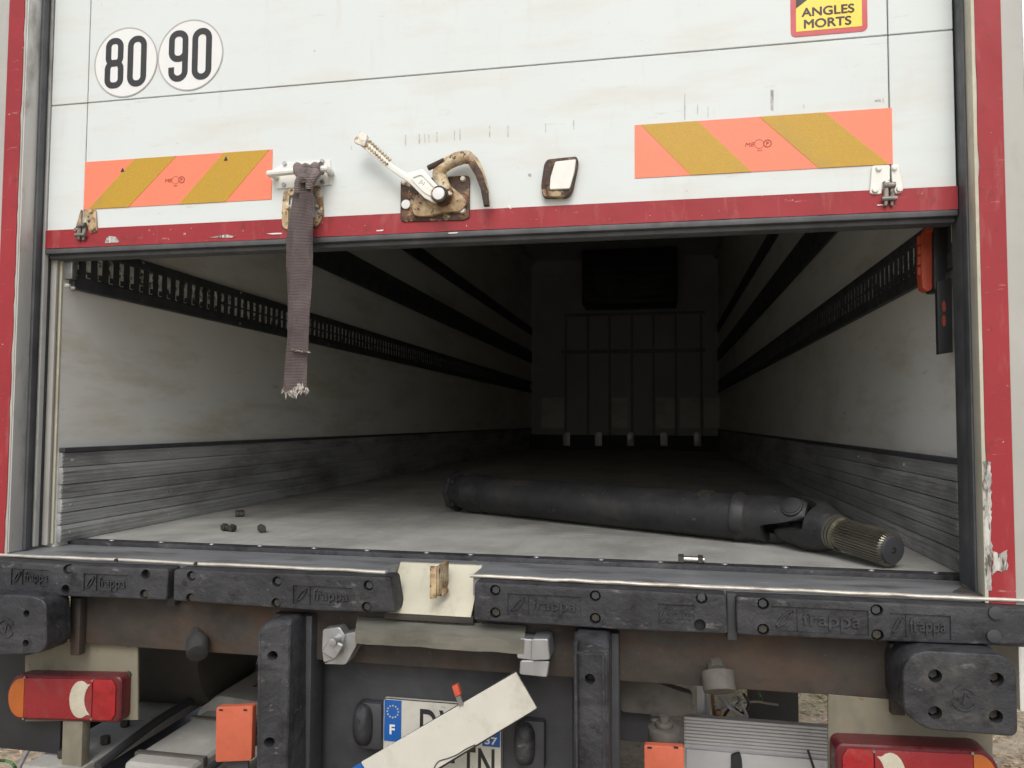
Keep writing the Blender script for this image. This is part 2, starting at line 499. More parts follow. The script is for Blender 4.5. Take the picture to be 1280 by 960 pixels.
def add_ribbon(bm, path, wd, y0, y1, closed=True):
    """flat stroke along a 2D (x, z) path"""
    N = len(path)
    P = [Vector(p) for p in path]
    L, R = [], []
    for i in range(N):
        a = P[i - 1] if (closed or i > 0) else P[i]
        b = P[(i + 1) % N] if (closed or i < N - 1) else P[i]
        t = (b - a).normalized()
        nn = Vector((-t.y, t.x))
        L.append(P[i] + nn * wd / 2)
        R.append(P[i] - nn * wd / 2)
    va = [[bm.verts.new((p.x, y, p.y)) for p in q] for q, y in ((L, y0), (R, y0), (L, y1), (R, y1))]
    rng = range(N if closed else N - 1)
    for i in rng:
        j = (i + 1) % N
        bm.faces.new((va[0][i], va[0][j], va[1][j], va[1][i]))
        bm.faces.new((va[2][i], va[3][i], va[3][j], va[2][j]))
        bm.faces.new((va[0][i], va[2][i], va[2][j], va[0][j]))
        bm.faces.new((va[1][i], va[1][j], va[3][j], va[3][i]))
    if not closed:
        for i in (0, N - 1):
            bm.faces.new((va[0][i], va[1][i], va[3][i], va[2][i]))


TEXTS = {}


def add_text(bm, s, cx, cz, y, h, wdt=None, thick=0.0006, bold=0.0, shear=0.0, rot=0.0):
    """lettering on a plane facing the camera side, centred on (cx, cz)"""
    cu = bpy.data.curves.new('t', 'FONT')
    cu.body = s
    cu.offset = bold
    cu.extrude = 0.02
    cu.shear = shear
    o = bpy.data.objects.new('t', cu)
    COL.objects.link(o)
    dg = bpy.context.evaluated_depsgraph_get()
    me = bpy.data.meshes.new_from_object(o.evaluated_get(dg))
    b2 = bmesh.new()
    b2.from_mesh(me)
    bpy.data.objects.remove(o)
    bpy.data.curves.remove(cu)
    bpy.data.meshes.remove(me)
    x0 = min(v.co.x for v in b2.verts)
    x1 = max(v.co.x for v in b2.verts)
    z0 = min(v.co.y for v in b2.verts)
    z1 = max(v.co.y for v in b2.verts)
    sz = h / (z1 - z0)
    sx = sz if wdt is None else wdt / (x1 - x0)
    c, s_ = math.cos(rot), math.sin(rot)
    for v in b2.verts:
        u = (v.co.x - (x0 + x1) / 2) * sx
        q = (v.co.y - (z0 + z1) / 2) * sz
        d = thick if v.co.z > 0 else 0.0
        v.co = (cx + u * c - q * s_, y - d, cz + u * s_ + q * c)
    merge(bm, b2)


def boolean_cut(o, cutter_bm):
    me = bpy.data.meshes.new('cut')
    bmesh.ops.recalc_face_normals(cutter_bm, faces=cutter_bm.faces)
    cutter_bm.to_mesh(me)
    cutter_bm.free()
    c = bpy.data.objects.new('cut', me)
    COL.objects.link(c)
    md = o.modifiers.new('b', 'BOOLEAN')
    md.operation = 'DIFFERENCE'
    md.solver = 'EXACT'
    md.object = c
    pm = o.parent
    loc = o.location.copy()
    o.parent = None
    o.location = WO[o]
    bpy.context.view_layer.update()
    dg = bpy.context.evaluated_depsgraph_get()
    new = bpy.data.meshes.new_from_object(o.evaluated_get(dg))
    o.modifiers.clear()
    old = o.data
    if len(new.vertices) < len(old.vertices):          # solver gave up: keep the uncut body
        bpy.data.meshes.remove(new)
        new = old
    else:
        new.name = old.name
        o.data = new
        bpy.data.meshes.remove(old)
    bpy.data.objects.remove(c)
    bpy.data.meshes.remove(me)
    o.parent = pm
    o.location = loc
    b = bmesh.new()
    b.from_mesh(new)
    ca = math.radians(35)
    for f in b.faces:
        f.smooth = True
    for e in b.edges:
        e.smooth = not (len(e.link_faces) != 2 or e.calc_face_angle(0) > ca)
    b.to_mesh(new)
    b.free()


# ================================================================== THE SETTING
bm = bmesh.new()
bmesh.ops.create_grid(bm, x_segments=80, y_segments=80, size=1400)
for v in bm.verts:
    v.co.z = 0.0 if abs(v.co.x) < 80 and abs(v.co.y) < 80 else random.uniform(-0.5, 0.8)
ground = finish('ground', bm, GROUNDM)
tag(ground, 'bare brown earth with dry leaf litter under the truck', 'ground', kind='structure')

# ================================================================== THE TRUCK
XL, XR = -1.2, 1.2
FZ = 1.172
CZ = 3.65
YB = 8.2
DY = 0.08          # outer face of the door
truck = empty('refrigerated_truck', (0, 2.5, 0))
tag(truck, 'white refrigerated box truck with red edged rear frame and half raised roller door', 'truck')

# --- floor, walls, ceiling
floor = box('floor', FLOORM, truck, XL, XR, 0.215, YB, FZ - 0.10, FZ)
strip = box('floor_edge_strip', RUBBER, floor, XL + 0.005, XR - 0.005, 0.175, 0.217, FZ - 0.03, FZ + 0.003, bv=0.003)
bm = bmesh.new()
rv0 = None
for i in range(15):
    x = -1.08 + i * 0.158 + random.uniform(-0.03, 0.03)
    if rv0 is None:
        rv0 = cyl('rivet', ALU, floor, (x, 0.196, FZ + 0.002), (x, 0.196, FZ + 0.0055), 0.009, 0.006, n=10)
        rx0 = x
    else:
        dup(rv0, floor, (x - rx0, random.uniform(-0.006, 0.006), 0))
bm.free()


def wall(xi, xo):
    return box('side_wall', WALLIN, truck, min(xi, xo), max(xi, xo), 0.13, YB + 0.05, FZ - 0.1, CZ + 0.02)


wallL = wall(XL, XL - 0.06)
wallR = wall(XR, XR + 0.05)
box('outer_skin', BODYW, wallL, XL - 0.064, XL - 0.061, 0.15, YB + 0.1, 1.05, CZ + 0.08)
box('outer_skin', BODYW, wallR, XR + 0.051, XR + 0.054, 0.15, YB + 0.1, 1.05, CZ + 0.08)
ceil = box('ceiling', CEILM, truck, XL, XR, 0.15, YB, CZ, CZ + 0.06)
box('roof', BODYW, truck, XL - 0.06, XR + 0.05, 0.0, YB + 0.1, CZ + 0.062, CZ + 0.09)


# kick panels: horizontal aluminium extrusions, one slat each
def kick(sgn, xw, wl_):
    zs = [FZ, FZ + 0.05, FZ + 0.085, FZ + 0.125, FZ + 0.165, FZ + 0.215, 1.43]
    for i in range(6):
        t = 0.012 if i % 2 else 0.015
        x0, x1 = xw, xw - sgn * t
        ya = 0.215 if sgn > 0 else 0.135
        bm = bmesh.new()
        add_box(bm, min(x0, x1), max(x0, x1), ya, YB - 0.01, zs[i] + 0.0012, zs[i + 1] - 0.0012, bv=0.003)
        hz = zs[i + 1] - zs[i]
        for k in range(1, 4):
            zc = zs[i] + hz * k / 4
            xr0, xr1 = sorted((x1 + sgn * 0.001, x1 - sgn * 0.0022))
            add_box(bm, xr0, xr1, ya + 0.001, YB - 0.012, zc - 0.0022, zc + 0.0022, bv=0.0008, seg=1)
        finish('kick_slat', bm, KICK, wl_)
    box('kick_cap', RAILM, wl_, min(xw, xw - sgn * 0.02), max(xw, xw - sgn * 0.02), 0.135, YB - 0.01, 1.4305, 1.443, bv=0.002)
    s0 = None
    for y in (0.17, 0.62, 1.15, 1.8, 2.6):
        for z in (FZ + 0.235, FZ + 0.105, FZ + 0.025):
            if s0 is None:
                s0 = cyl('screw', CHIP, wl_, (xw - sgn * 0.010, y, z), (xw - sgn * 0.0175, y, z), 0.006, 0.004, n=8)
                sy, sz = y, z
            else:
                dup(s0, wl_, (0, y - sy, z - sz))


kick(-1, XL, wallL)
kick(1, XR, wallR)


# load rails: dark slotted channels
def rail(xw, sgn, z0, z1, slotted, wl_, ystart):
    t = 0.018
    bm = bmesh.new()
    xa, xb = sorted((xw, xw + sgn * t))
    h = z1 - z0
    if slotted:
        a, b = z0 + h * 0.27, z1 - h * 0.21
        add_box(bm, xa, xb, ystart, YB - 0.02, z0, a, bv=0.003, seg=1)
        add_box(bm, xa, xb, ystart, YB - 0.02, b, z1, bv=0.003, seg=1)
        y = ystart
        xa2, xb2 = sorted((xw + sgn * 0.012, xw + sgn * (t - 0.002)))
        add_box(bm, xa2, xb2, y, y + 0.012, a - 0.001, b + 0.001)
        while y < YB - 0.2:
            add_box(bm, xa2, xb2, y + 0.0255, y + 0.0485, a - 0.001, b + 0.001)
            if y > 0.9:
                xm, xn = sorted((xw + sgn * 0.012, xw + sgn * 0.015))
                add_box(bm, xm, xn, y + 0.004, y + 0.0255, (a + b) / 2 - 0.006, (a + b) / 2 + 0.001)
            else:
                xm, xn = sorted((xw + sgn * 0.0118, xw + sgn * 0.0145))
                add_box(bm, xm, xn, y + 0.011, y + 0.0255, a + 0.004, a + 0.020)
            y += 0.0478
    else:
        add_box(bm, xa, xb, ystart, YB - 0.02, z0, z0 + h * 0.34, bv=0.003, seg=1)
        add_box(bm, xa, xb, ystart, YB - 0.02, z1 - h * 0.34, z1, bv=0.003, seg=1)
        xa2, xb2 = sorted((xw, xw + sgn * 0.016))
        add_box(bm, xa2, xb2, ystart, YB - 0.02, z0 + h * 0.341, z1 - h * 0.341)
    r = finish('load_rail', bm, RAILM, wl_)
    if slotted:
        xm, xn = sorted((xw + sgn * 0.0015, xw + sgn * 0.0115))
        box('rail_backing', RAILB, wl_, xm, xn, ystart, YB - 0.02, z0 + h * 0.28, z1 - h * 0.22)
    return r


rail(XL, 1, 1.905, 2.052, True, wallL, 0.15)
rail(XL, 1, 2.295, 2.450, False, wallL, 0.15)
rail(XL, 1, 2.665, 2.765, False, wallL, 0.15)
rail(XR, -1, 1.902, 2.045, True, wallR, 0.15)
rail(XR, -1, 2.295, 2.450, False, wallR, 0.15)
rail(XR, -1, 2.665, 2.765, False, wallR, 0.15)
box('rail_end_bracket', ALU, wallL, XL, XL + 0.03, 0.128, 0.149, 1.93, 2.06, bv=0.004)
for p in ((82.5, 356.5), (90, 360)):
    q = aX(p[0], p[1], XL + 0.028)
    cyl('screw', CHIP, wallL, (XL + 0.02, q.y + 0.01, q.z), (XL + 0.032, q.y + 0.01, q.z), 0.007, 0.005, n=8)
for y in (0.45, 1.05, 1.9):
    for z in (1.917, 2.043):
        cyl('screw', CHIP, wallL, (XL + 0.016, y, z), (XL + 0.020, y, z), 0.005, n=8)
# wall stain spots on the left liner and ceiling corner strips
box('corner_cove', CEILM, ceil, XL, XL + 0.05, 0.15, YB, CZ - 0.05, CZ - 0.001, bv=0.01)
box('corner_cove', CEILM, ceil, XR - 0.05, XR, 0.15, YB, CZ - 0.05, CZ - 0.001, bv=0.01)

# --- front bulkhead
front = box('front_wall', BULK, truck, XL, XR, YB, YB + 0.08, FZ - 0.05, CZ)
box('bulkhead_panel', BULK, front, -1.06, XR - 0.06, YB - 0.07, YB - 0.001, 1.30, 3.45, bv=0.01)
ribx = []
for px in (707, 735, 762, 790, 817, 845, 877):
    q = aY(px, 470, YB - 0.1)
    ribx.append(q.x)
    box('bulkhead_rib', RIBM, front, q.x - 0.016, q.x + 0.016, YB - 0.085, YB - 0.068, 1.28, 2.92, bv=0.004)
box('bulkhead_bar', RIBM, front, ribx[0] - 0.05, ribx[-1] + 0.05, YB - 0.125, YB - 0.098, 2.405, 2.455, bv=0.004)
box('bulkhead_bar', RIBM, front, ribx[0] - 0.02, ribx[-1] + 0.05, YB - 0.122, YB - 0.098, 2.89, 2.925, bv=0.004)
for px in (708, 748, 788, 830, 872):
    q = aY(px, 549, YB - 0.12)
    box('bulkhead_tab', ALU, front, q.x - 0.045, q.x + 0.045, YB - 0.115, YB - 0.1, q.z - 0.085, q.z + 0.085, bv=0.004)
box('bulkhead_kick', STEEL, front, -1.19, 1.19, YB - 0.09, YB - 0.072, FZ, 1.36, bv=0.004)
for a, b in ((677, 705), (765, 785), (820, 844), (850, 875), (880, 905)):
    p, q = aY(a, 497, YB - 0.08), aY(b, 535, YB - 0.08)
    box('bulkhead_patch', WALLIN, front, p.x, q.x, YB - 0.074, YB - 0.0695, q.z, p.z)
ev = [aY(727, 330, YB - 0.6), aY(847, 378, YB - 0.6)]
bm = bmesh.new()
add_box(bm, ev[0].x, ev[1].x, YB - 0.6, YB - 0.071, ev[1].z, CZ - 0.002, bv=0.03)
evap = finish('evaporator', bm, DARKP, truck)
for k in range(5):
    zz = ev[1].z + 0.05 + 0.09 * k
    box('grille_slat', RAILM, evap, ev[0].x + 0.06, ev[1].x - 0.06, YB - 0.612, YB - 0.598, zz, zz + 0.022, bv=0.003)
for k in range(2):
    cx = ev[0].x + (ev[1].x - ev[0].x) * (0.28 + 0.44 * k)
    cyl('fan_ring', RAILM, evap, (cx, YB - 0.597, (ev[0].z + ev[1].z) / 2 + 0.03), (cx, YB - 0.609, (ev[0].z + ev[1].z) / 2 + 0.03), 0.19, 0.17, n=28)

# --- rear frame posts
postL = box('rear_post', GREYP, truck, -1.325, -1.231, 0.0, 0.128, 1.150, CZ + 0.06, bv=0.004)
postR = box('rear_post', GREYP, truck, 1.160, 1.262, 0.0, 0.128, 1.150, CZ + 0.06, bv=0.004)
box('post_edge', ALU, postR, 1.2625, 1.276, 0.004, 0.16, 1.150, CZ + 0.06, bv=0.004)
box('post_edge', ALU, postL, -1.338, -1.3255, 0.004, 0.16, 1.150, CZ + 0.06, bv=0.004)


def red_strip(parent, x0, x1, ragged):
    """painted band with a ragged chipped inner edge"""
    pts = []
    z = 1.152
    while z < CZ + 0.05:
        j = random.uniform(0, 0.0035) if random.random() < 0.35 else 0.0
        if ragged > 0:
            pts.append((x0 + j, z))
        else:
            pts.append((x1 - j, z))
        z += random.uniform(0.012, 0.05)
    if ragged > 0:
        poly = pts + [(x1, CZ + 0.05), (x1, 1.152)]
    else:
        poly = pts + [(x0, CZ + 0.05), (x0, 1.152)]
    return prism('red_band', REDP, parent, poly, -0.0025, -0.0003, smooth=0)


red_strip(postL, -1.286, -1.236, -1)
red_strip(postR, 1.1675, 1.219, 1)
box('cream_edge', CREAML, postR, 1.1595, 1.1670, -0.004, 0.03, 1.152, CZ + 0.05, bv=0.002)
# chipped patches at the bottom of the right post, on the left post
q0, q1 = aY(1231, 575, -0.004), aY(1240, 735, -0.004)


def blotch(name, m, parent, px, Y, th=0.0015, jit=0.0):
    pts = xz(px, Y)
    if jit:
        fine = []
        for k in range(len(pts)):
            (xa_, za_), (xb_, zb_) = pts[k], pts[(k + 1) % len(pts)]
            m_ = max(1, int(math.hypot(xb_ - xa_, zb_ - za_) / 0.006))
            fine += [(xa_ + (xb_ - xa_) * q / m_, za_ + (zb_ - za_) * q / m_) for q in range(m_)]
        pts = fine
    pts = [(x + random.uniform(-jit, jit), z + random.uniform(-jit, jit)) for x, z in pts]
    return prism(name, m, parent, pts, Y, Y + th, smooth=0)


blotch('bare_patch', CHIP, postR, [(1229, 577), (1238, 577), (1239, 600), (1239, 640), (1238, 664), (1241, 690), (1239, 715), (1240, 738), (1233, 738), (1231, 690), (1230, 640), (1229, 610)], -0.0042, 0.0012, 0.0018)
blotch('bare_patch', CHIP, postR, [(1241, 690), (1250, 692), (1259, 687), (1259, 698), (1260, 712), (1252, 716), (1246, 712), (1240, 720)], -0.0042, 0.0012, 0.0018)
box('post_inner_face', POSTI, postL, -1.2305, -1.2265, 0.001, 0.046, 1.166, CZ, bv=0.001)
box('door_seal', SEAL, postL, -1.2305, -1.218, 0.0465, 0.064, 1.166, CZ, bv=0.003)
box('guide_lip', POSTI, postL, -1.2305, -1.217, 0.076, 0.092, 1.170, CZ, bv=0.002)
box('guide_channel', RAILM, postL, -1.2305, -1.224, 0.0645, 0.127, 1.168, CZ)
box('guide_lip', GREYP, postL, -1.2235, -1.204, 0.108, 0.1165, 1.170, CZ, bv=0.002)
box('guide_lip', CREAML, postL, -1.2235, -1.199, 0.122, 0.1295, 1.172, CZ, bv=0.002)
box('door_seal', SEAL, postR, 1.1545, 1.1595, 0.032, 0.062, 1.166, CZ, bv=0.003)
box('guide_channel', SEAL, postR, 1.1565, 1.1595, 0.0635, 0.127, 1.168, CZ, bv=0.002)
box('header', GREYP, truck, -1.2305, 1.1598, 0.0, 0.06, 3.45, CZ + 0.06, bv=0.004)

# --- sill
bm = bmesh.new()
add_box(bm, -1.3, -0.157, 0.006, 0.174, FZ - 0.06, FZ - 0.009, bv=0.003)
add_box(bm, 0.057, 1.275, 0.006, 0.174, FZ - 0.06, FZ - 0.009, bv=0.003)
add_box(bm, -0.158, 0.058, 0.100, 0.1735, FZ - 0.059, FZ - 0.0095)
sill = finish('sill', bm, SILL, truck)


def trim(x0, x1):
    bm = bmesh.new()
    pts = [(x0 + (x1 - x0) * i / 24, -0.002 + random.uniform(-0.001, 0.001), 1.160 + random.uniform(-0.0012, 0.0012)) for i in range(25)]
    add_tube(bm, pts, 0.0042, 8)
    return finish('sill_trim', bm, TRIM, sill)


trim(-1.31, -0.158)
trim(0.052, 1.236)
for px, py in ((147, 690), (246, 697)):
    q = aY(px, py, -0.003)
    cyl('trim_screw', BOLTD, sill, (q.x, -0.004, 1.1605), (q.x, -0.0105, 1.1605), 0.0045, n=8)
# small rust crust at the foot of the right post
blotch_pts = [(1.11, 0.03), (1.154, 0.10), (1.159, 0.02), (1.20, 0.008), (1.16, 0.008)]
bm = bmesh.new()
a = [bm.verts.new((x, y, FZ - 0.0088)) for x, y in blotch_pts]
b = [bm.verts.new((x * 0.999 + 0.001, y, FZ - 0.0055)) for x, y in blotch_pts]
bm.faces.new(b)
for i in range(5):
    bm.faces.new((a[i], a[(i + 1) % 5], b[(i + 1) % 5], b[i]))
finish('rust_crust', bm, RUSTB, sill)

# cream striker plate in the middle of the sill, with hasp
p0, p1, p2, p3 = aY(491, 704, 0.02), aY(591, 709, 0.02), aY(592, 769, -0.012), aY(497, 765, -0.012)
bm = bmesh.new()
vs = []
for off in (0.0, 0.012):
    vs.append([bm.verts.new((x, y + off, z)) for x, y, z in ((-0.150, -0.012, 1.066), (0.0565, -0.012, 1.066), (0.0565, 0.0985, 1.1655), (-0.1565, 0.0985, 1.1655))])
bm.faces.new(vs[0])
bm.faces.new(vs[1][::-1])
for i in range(4):
    bm.faces.new((vs[0][i], vs[1][i], vs[1][(i + 1) % 4], vs[0][(i + 1) % 4]))
striker = finish('striker_plate', bm, CREAML, truck)
bm = bmesh.new()
hp = aY(541, 727, -0.03)
add_box(bm, hp.x - 0.007, hp.x + 0.010, -0.034, -0.024, hp.z - 0.040, hp.z + 0.036, bv=0.003)
add_box(bm, hp.x + 0.004, hp.x + 0.014, -0.028, 0.06, hp.z - 0.034, hp.z + 0.034, bv=0.003)
add_cyl(bm, (hp.x + 0.012, -0.005, hp.z - 0.030), (hp.x + 0.017, 0.02, hp.z - 0.030), 0.009, n=12)
finish('hasp', bm, RUSTYC, striker)
box('striker_channel', RUSTB, truck, -0.158, 0.062, -0.010, 0.03, 1.050, 1.0655, bv=0.002)

# ================================================================== DOOR
door = empty('roller_door', (0, DY, 2.0), truck)


def D(px, py, Y=DY):
    q = aY(px, py, Y)
    return q.x, q.z


xl, xr = -1.2155, 1.1540
zb = D(600, 268)[1]
zline = D(600, 87)[1]
x1, x2 = D(107, 200)[0], D(1111, 100)[0]
gap = 0.0014
# the door is built of sections: end stiles and field panels, joints recessed
for i, (xa, xb) in enumerate(((xl, x1), (x1, x2), (x2, xr))):
    for j, (za, zc) in enumerate(((2.045, zline), (zline, zline + 0.52), (zline + 0.52, 3.48))):
        box('door_panel', WHITE, door, xa + gap, xb - gap, DY, DY + 0.045, za + gap, zc - gap, bv=0.0012, seg=1)
box('door_core', LINE, door, xl + 0.003, xr - 0.003, DY + 0.006, DY + 0.04, 2.046, 3.478)
zr0, zr1 = D(600, 288)[1], D(600, 262)[1]
# red band with a slightly uneven lower edge
n = 60
pts = [(xl + (xr - xl) * i / n, zr1) for i in range(n + 1)] + [(xr - (xr - xl) * i / n, zr0 + random.uniform(0, 0.0012)) for i in range(n + 1)]
prism('red_bottom_band', REDP, door, pts, DY - 0.003, DY - 0.0005, smooth=0)
bm = bmesh.new()
add_box(bm, xl - 0.002, xr, DY - 0.003, DY + 0.02, zr0 - 0.014, zr0 + 0.0, bv=0.003)
add_box(bm, xl - 0.002, xr, DY + 0.012, DY + 0.06, zr0 - 0.026, zr0 - 0.010, bv=0.006)
finish('bottom_seal', bm, SEAL, door)
# the rest of the open door under the ceiling
box('raised_section', GREYP, door, xl + 0.03, xr - 0.03, 0.32, 2.0, 3.40, 3.44, bv=0.01)
# chips in the red band
blotch('paint_chip', CHIP, door, [(131, 304), (133, 297), (137, 295), (145, 296), (149, 302), (148, 303)], DY - 0.0045, 0.0012)
blotch('paint_chip', CHIP, door, [(262, 297), (272, 295), (283, 293), (291, 295), (296, 294), (290, 297), (278, 297)], DY - 0.0045, 0.0012)
blotch('paint_chip', SIGNW, door, [(333, 292), (345, 291), (352, 291), (352, 292.5), (340, 293)], DY - 0.0045, 0.0012)
blotch('paint_chip', SIGNW, door, [(634, 257), (639, 256), (639, 261), (636, 260)], DY - 0.0045, 0.0012)
blotch('paint_chip', CHIP, door, [(47, 290), (50, 291), (50, 305), (46, 302)], DY - 0.0045, 0.0012)
for a, b, c in ((560, 292, 573), (1096, 257, 1106), (470, 289, 480)):
    blotch('paint_chip', SIGNW, door, [(a, b - 1.2), (c, b - 2.0), (c - 2, b - 0.4), (a + 1, b)], DY - 0.0045, 0.0012)
# scuff marks
for sx, y0, y1, wd in ((507, 168, 182, 1.2), (524, 167, 180, 1.6), (531, 167, 179, .9), (536, 168, 179, .8), (546, 165, 178, 1.4), (568, 163, 176, .9), (575, 161, 176, 1.1),
                       (612, 157, 172, 1.3), (635, 157, 171, 1.6), (682, 154, 166, 1), (717, 150, 162, 1.4), (856, 117, 150, 1), (872, 130, 144, .8), (885, 133, 147, .8),
                       (965, 112, 138, 4), (1005, 130, 135, 1.6), (1099, 124, 127, 4.5), (1104, 123, 128, 1.6), (439, 182, 187, .8), (662, 217, 221, 4), (1095, 125, 127, 3)):
    blotch('scuff_mark', SCUFF, door, [(sx - wd / 2, y0), (sx + wd / 2, y0 + 0.3), (sx + wd / 2.4, y1), (sx - wd / 2.6, y1 - 1)], DY - 0.0009, 0.0006, 0.0002)


# speed discs 80 and 90
def digit(bm, ch, cx, cz, w_, h_, st, y0, y1):
    r = w_ / 2
    if ch == '0':
        add_ribbon(bm, rrect(cx - r, cx + r, cz - h_ / 2, cz + h_ / 2, r * 0.95, 8), st, y0, y1)
    elif ch == '8':
        add_ribbon(bm, rrect(cx - r, cx + r, cz - h_ / 2, cz + 0.001, r * 0.85, 8), st, y0, y1)
        add_ribbon(bm, rrect(cx - r * 0.92, cx + r * 0.92, cz - 0.001, cz + h_ / 2, r * 0.82, 8), st, y0 + 0.0001, y1)
    elif ch == '9':
        add_ribbon(bm, rrect(cx - r, cx + r, cz - h_ * 0.06, cz + h_ / 2, r * 0.9, 8), st, y0, y1)
        path = [(cx + r, cz + h_ * 0.25), (cx + r, cz - h_ / 2 + r * 0.95)]
        for i in range(1, 11):
            a = -PI * i / 10
            path.append((cx + r * math.cos(a), cz - h_ / 2 + r * 0.95 + r * 0.95 * math.sin(a)))
        path.append((cx - r, cz - h_ * 0.24))
        add_ribbon(bm, path, st, y0 + 0.0001, y1, closed=False)


for s, cpx, cpy in (('80', 157.5, 78), ('90', 238, 69)):
    cx, cz = D(cpx, cpy)
    disc = prism('speed_disc', SIGNW, door, circle(cx, cz, 0.0985, 64), DY - 0.0012, DY - 0.0003, smooth=0)
    bm = bmesh.new()
    add_ribbon(bm, circle(cx, cz, 0.0985, 64), 0.0035, DY - 0.0018, DY - 0.0013)
    finish('disc_edge', bm, SIGNG, door)
    bm = bmesh.new()
    digit(bm, s[0], cx - 0.036, cz, 0.042, 0.128, 0.0175, DY - 0.0021, DY - 0.0013)
    digit(bm, s[1], cx + 0.036, cz, 0.042, 0.128, 0.0175, DY - 0.0021, DY - 0.0013)
    finish('speed_number', bm, INK, door, smooth=0)

# striped marker boards
for (xa, za, xb, zc, sl) in ((*D(105, 262), *D(341, 187), 1), (*D(793.5, 223), *D(1114.5, 135), -1)):
    prism('marker_board', STRIPE_O, door, [(xa, za), (xb, za), (xb, zc), (xa, zc)], DY - 0.0016, DY - 0.0003, smooth=0)
    h_ = zc - za
    wb = xb - xa
    if sl > 0:
        bands = ((0.028, 0.25, 0.275, 0.50), (0.52, 0.765, 0.75, 0.985))
    else:
        bands = ((0.228, 0.468, 0.025, 0.255), (0.725, 0.985, 0.50, 0.75))
    for a, b, c, d in bands:
        prism('yellow_stripe', STRIPE_Y, door, [(xa + wb * a, za + 0.0002), (xa + wb * b, za + 0.0002), (xa + wb * d, zc - 0.0002), (xa + wb * c, zc - 0.0002)], DY - 0.0024, DY - 0.0017, smooth=0)
    bm = bmesh.new()
    cx, cz = (xa + xb) / 2, (za + zc) / 2
    add_ribbon(bm, circle(cx + 0.018, cz, 0.0085, 24), 0.0022, DY - 0.0022, DY - 0.0017)
    add_text(bm, 'P', cx + 0.018, cz, DY - 0.0017, 0.0085, bold=0.02)
    add_text(bm, 'ME', cx - 0.022, cz, DY - 0.0017, 0.0095, wdt=0.022, shear=0.2)
    add_ribbon(bm, circle(cx - 0.001, cz, 0.0105, 24), 0.0009, DY - 0.0021, DY - 0.0017)
    add_text(bm, '0002', cx, cz - 0.0155, DY - 0.0017, 0.004, thick=0.0003)
    finish('approval_mark', bm, REDINK, door, smooth=0)
for px, py in ((154, 213), (283, 199)):
    x, z = D(px, py)
    bm = bmesh.new()
    add_prism(bm, [(x - 0.006, z - 0.005), (x + 0.006, z - 0.005), (x + 0.001, z + 0.006), (x - 0.001, z + 0.006)], DY - 0.0030, DY - 0.0025)
    finish('maker_mark', bm, INK, door, smooth=0)

# blind spot sticker
xa, za = D(988.5, 47)
xb, _ = D(1084.5, 41)
hh = (xb - xa) * 1.45
wb = xb - xa
stk = prism('blind_spot_sticker', SIGNR, door, rrect(xa, xb, za, za + hh, 0.012), DY - 0.0013, DY - 0.0003, smooth=0)
prism('sticker_field', SIGNY, door, [(xa + 0.012, za + 0.012), (xb - 0.012, za + 0.012), (xb - 0.012, za + hh - 0.012), (xa + 0.012, za + hh - 0.012)], DY - 0.0019, DY - 0.0014, smooth=0)
bm = bmesh.new()
for k, (dx, dz) in enumerate(((-0.0009, 0), (0.0009, 0), (0, 0.0006), (0, -0.0006))):
    add_text(bm, 'ANGLES', (xa + xb) / 2 - 0.002 + dx, za + 0.057 + dz, DY - 0.002 - 0.00005 * k, 0.0205, wdt=wb * 0.68)
    add_text(bm, 'MORTS', (xa + xb) / 2 - 0.003 + dx, za + 0.0285 + dz, DY - 0.002 - 0.00005 * k, 0.0205, wdt=wb * 0.61)
finish('sticker_lettering', bm, INK, door, smooth=0)
bm = bmesh.new()
add_prism(bm, [(xa + 0.0122, za + 0.068), (xa + 0.055, za + 0.10), (xa + 0.0122, za + 0.16)], DY - 0.0024, DY - 0.002)
add_prism(bm, [(xa + 0.095, za + 0.083), (xa + 0.102, za + 0.083), (xa + 0.115, za + 0.12), (xa + 0.098, za + 0.15), (xa + 0.09, za + 0.12)], DY - 0.0024, DY - 0.002)
finish('sticker_pictogram', bm, INK, door, smooth=0)

# --- bottom hinges
def hinge(px_plates, px_screws, knuckle, body, m, y_):
    bm = bmesh.new()
    for pl in px_plates:
        add_prism(bm, roundpoly(xz(pl, y_), 0.006), y_ - 0.001, DY - 0.0031, bv=0.0012, seg=1)
    for (a, b, r) in px_screws:
        q = aY(a, b, y_)
        add_cyl(bm, (q.x, y_, q.z), (q.x, y_ - 0.007, q.z), r, r * 0.8, n=12, bv=0.001)
    finish('hinge_plate', bm, m, door)
    bm = bmesh.new()
    ka, kb = (aY(*p, y_) for p in knuckle)
    add_cyl(bm, (ka.x, y_ - 0.006, ka.z), (kb.x, y_ - 0.006, kb.z), 0.007, n=14)
    bp = xz(body, y_)
    cx_, cz_ = sum(p[0] for p in bp) / len(bp), sum(p[1] for p in bp) / len(bp)
    for dx, sc_, yy in ((-0.0065, 0.55, 0.009), (0.007, 0.5, 0.006)):
        add_prism(bm, roundpoly([(cx_ + dx + (p[0] - cx_) * sc_ * 0.8, cz_ + (p[1] - cz_)) for p in bp], 0.004), y_ - yy, y_ + 0.001, bv=0.002, seg=1)
    add_cyl(bm, (cx_ - 0.016, y_ - 0.008, cz_ - 0.008), (cx_ + 0.016, y_ - 0.008, cz_ - 0.008), 0.0055, n=12)
    finish('hinge_roller', bm, HINGEM, door)


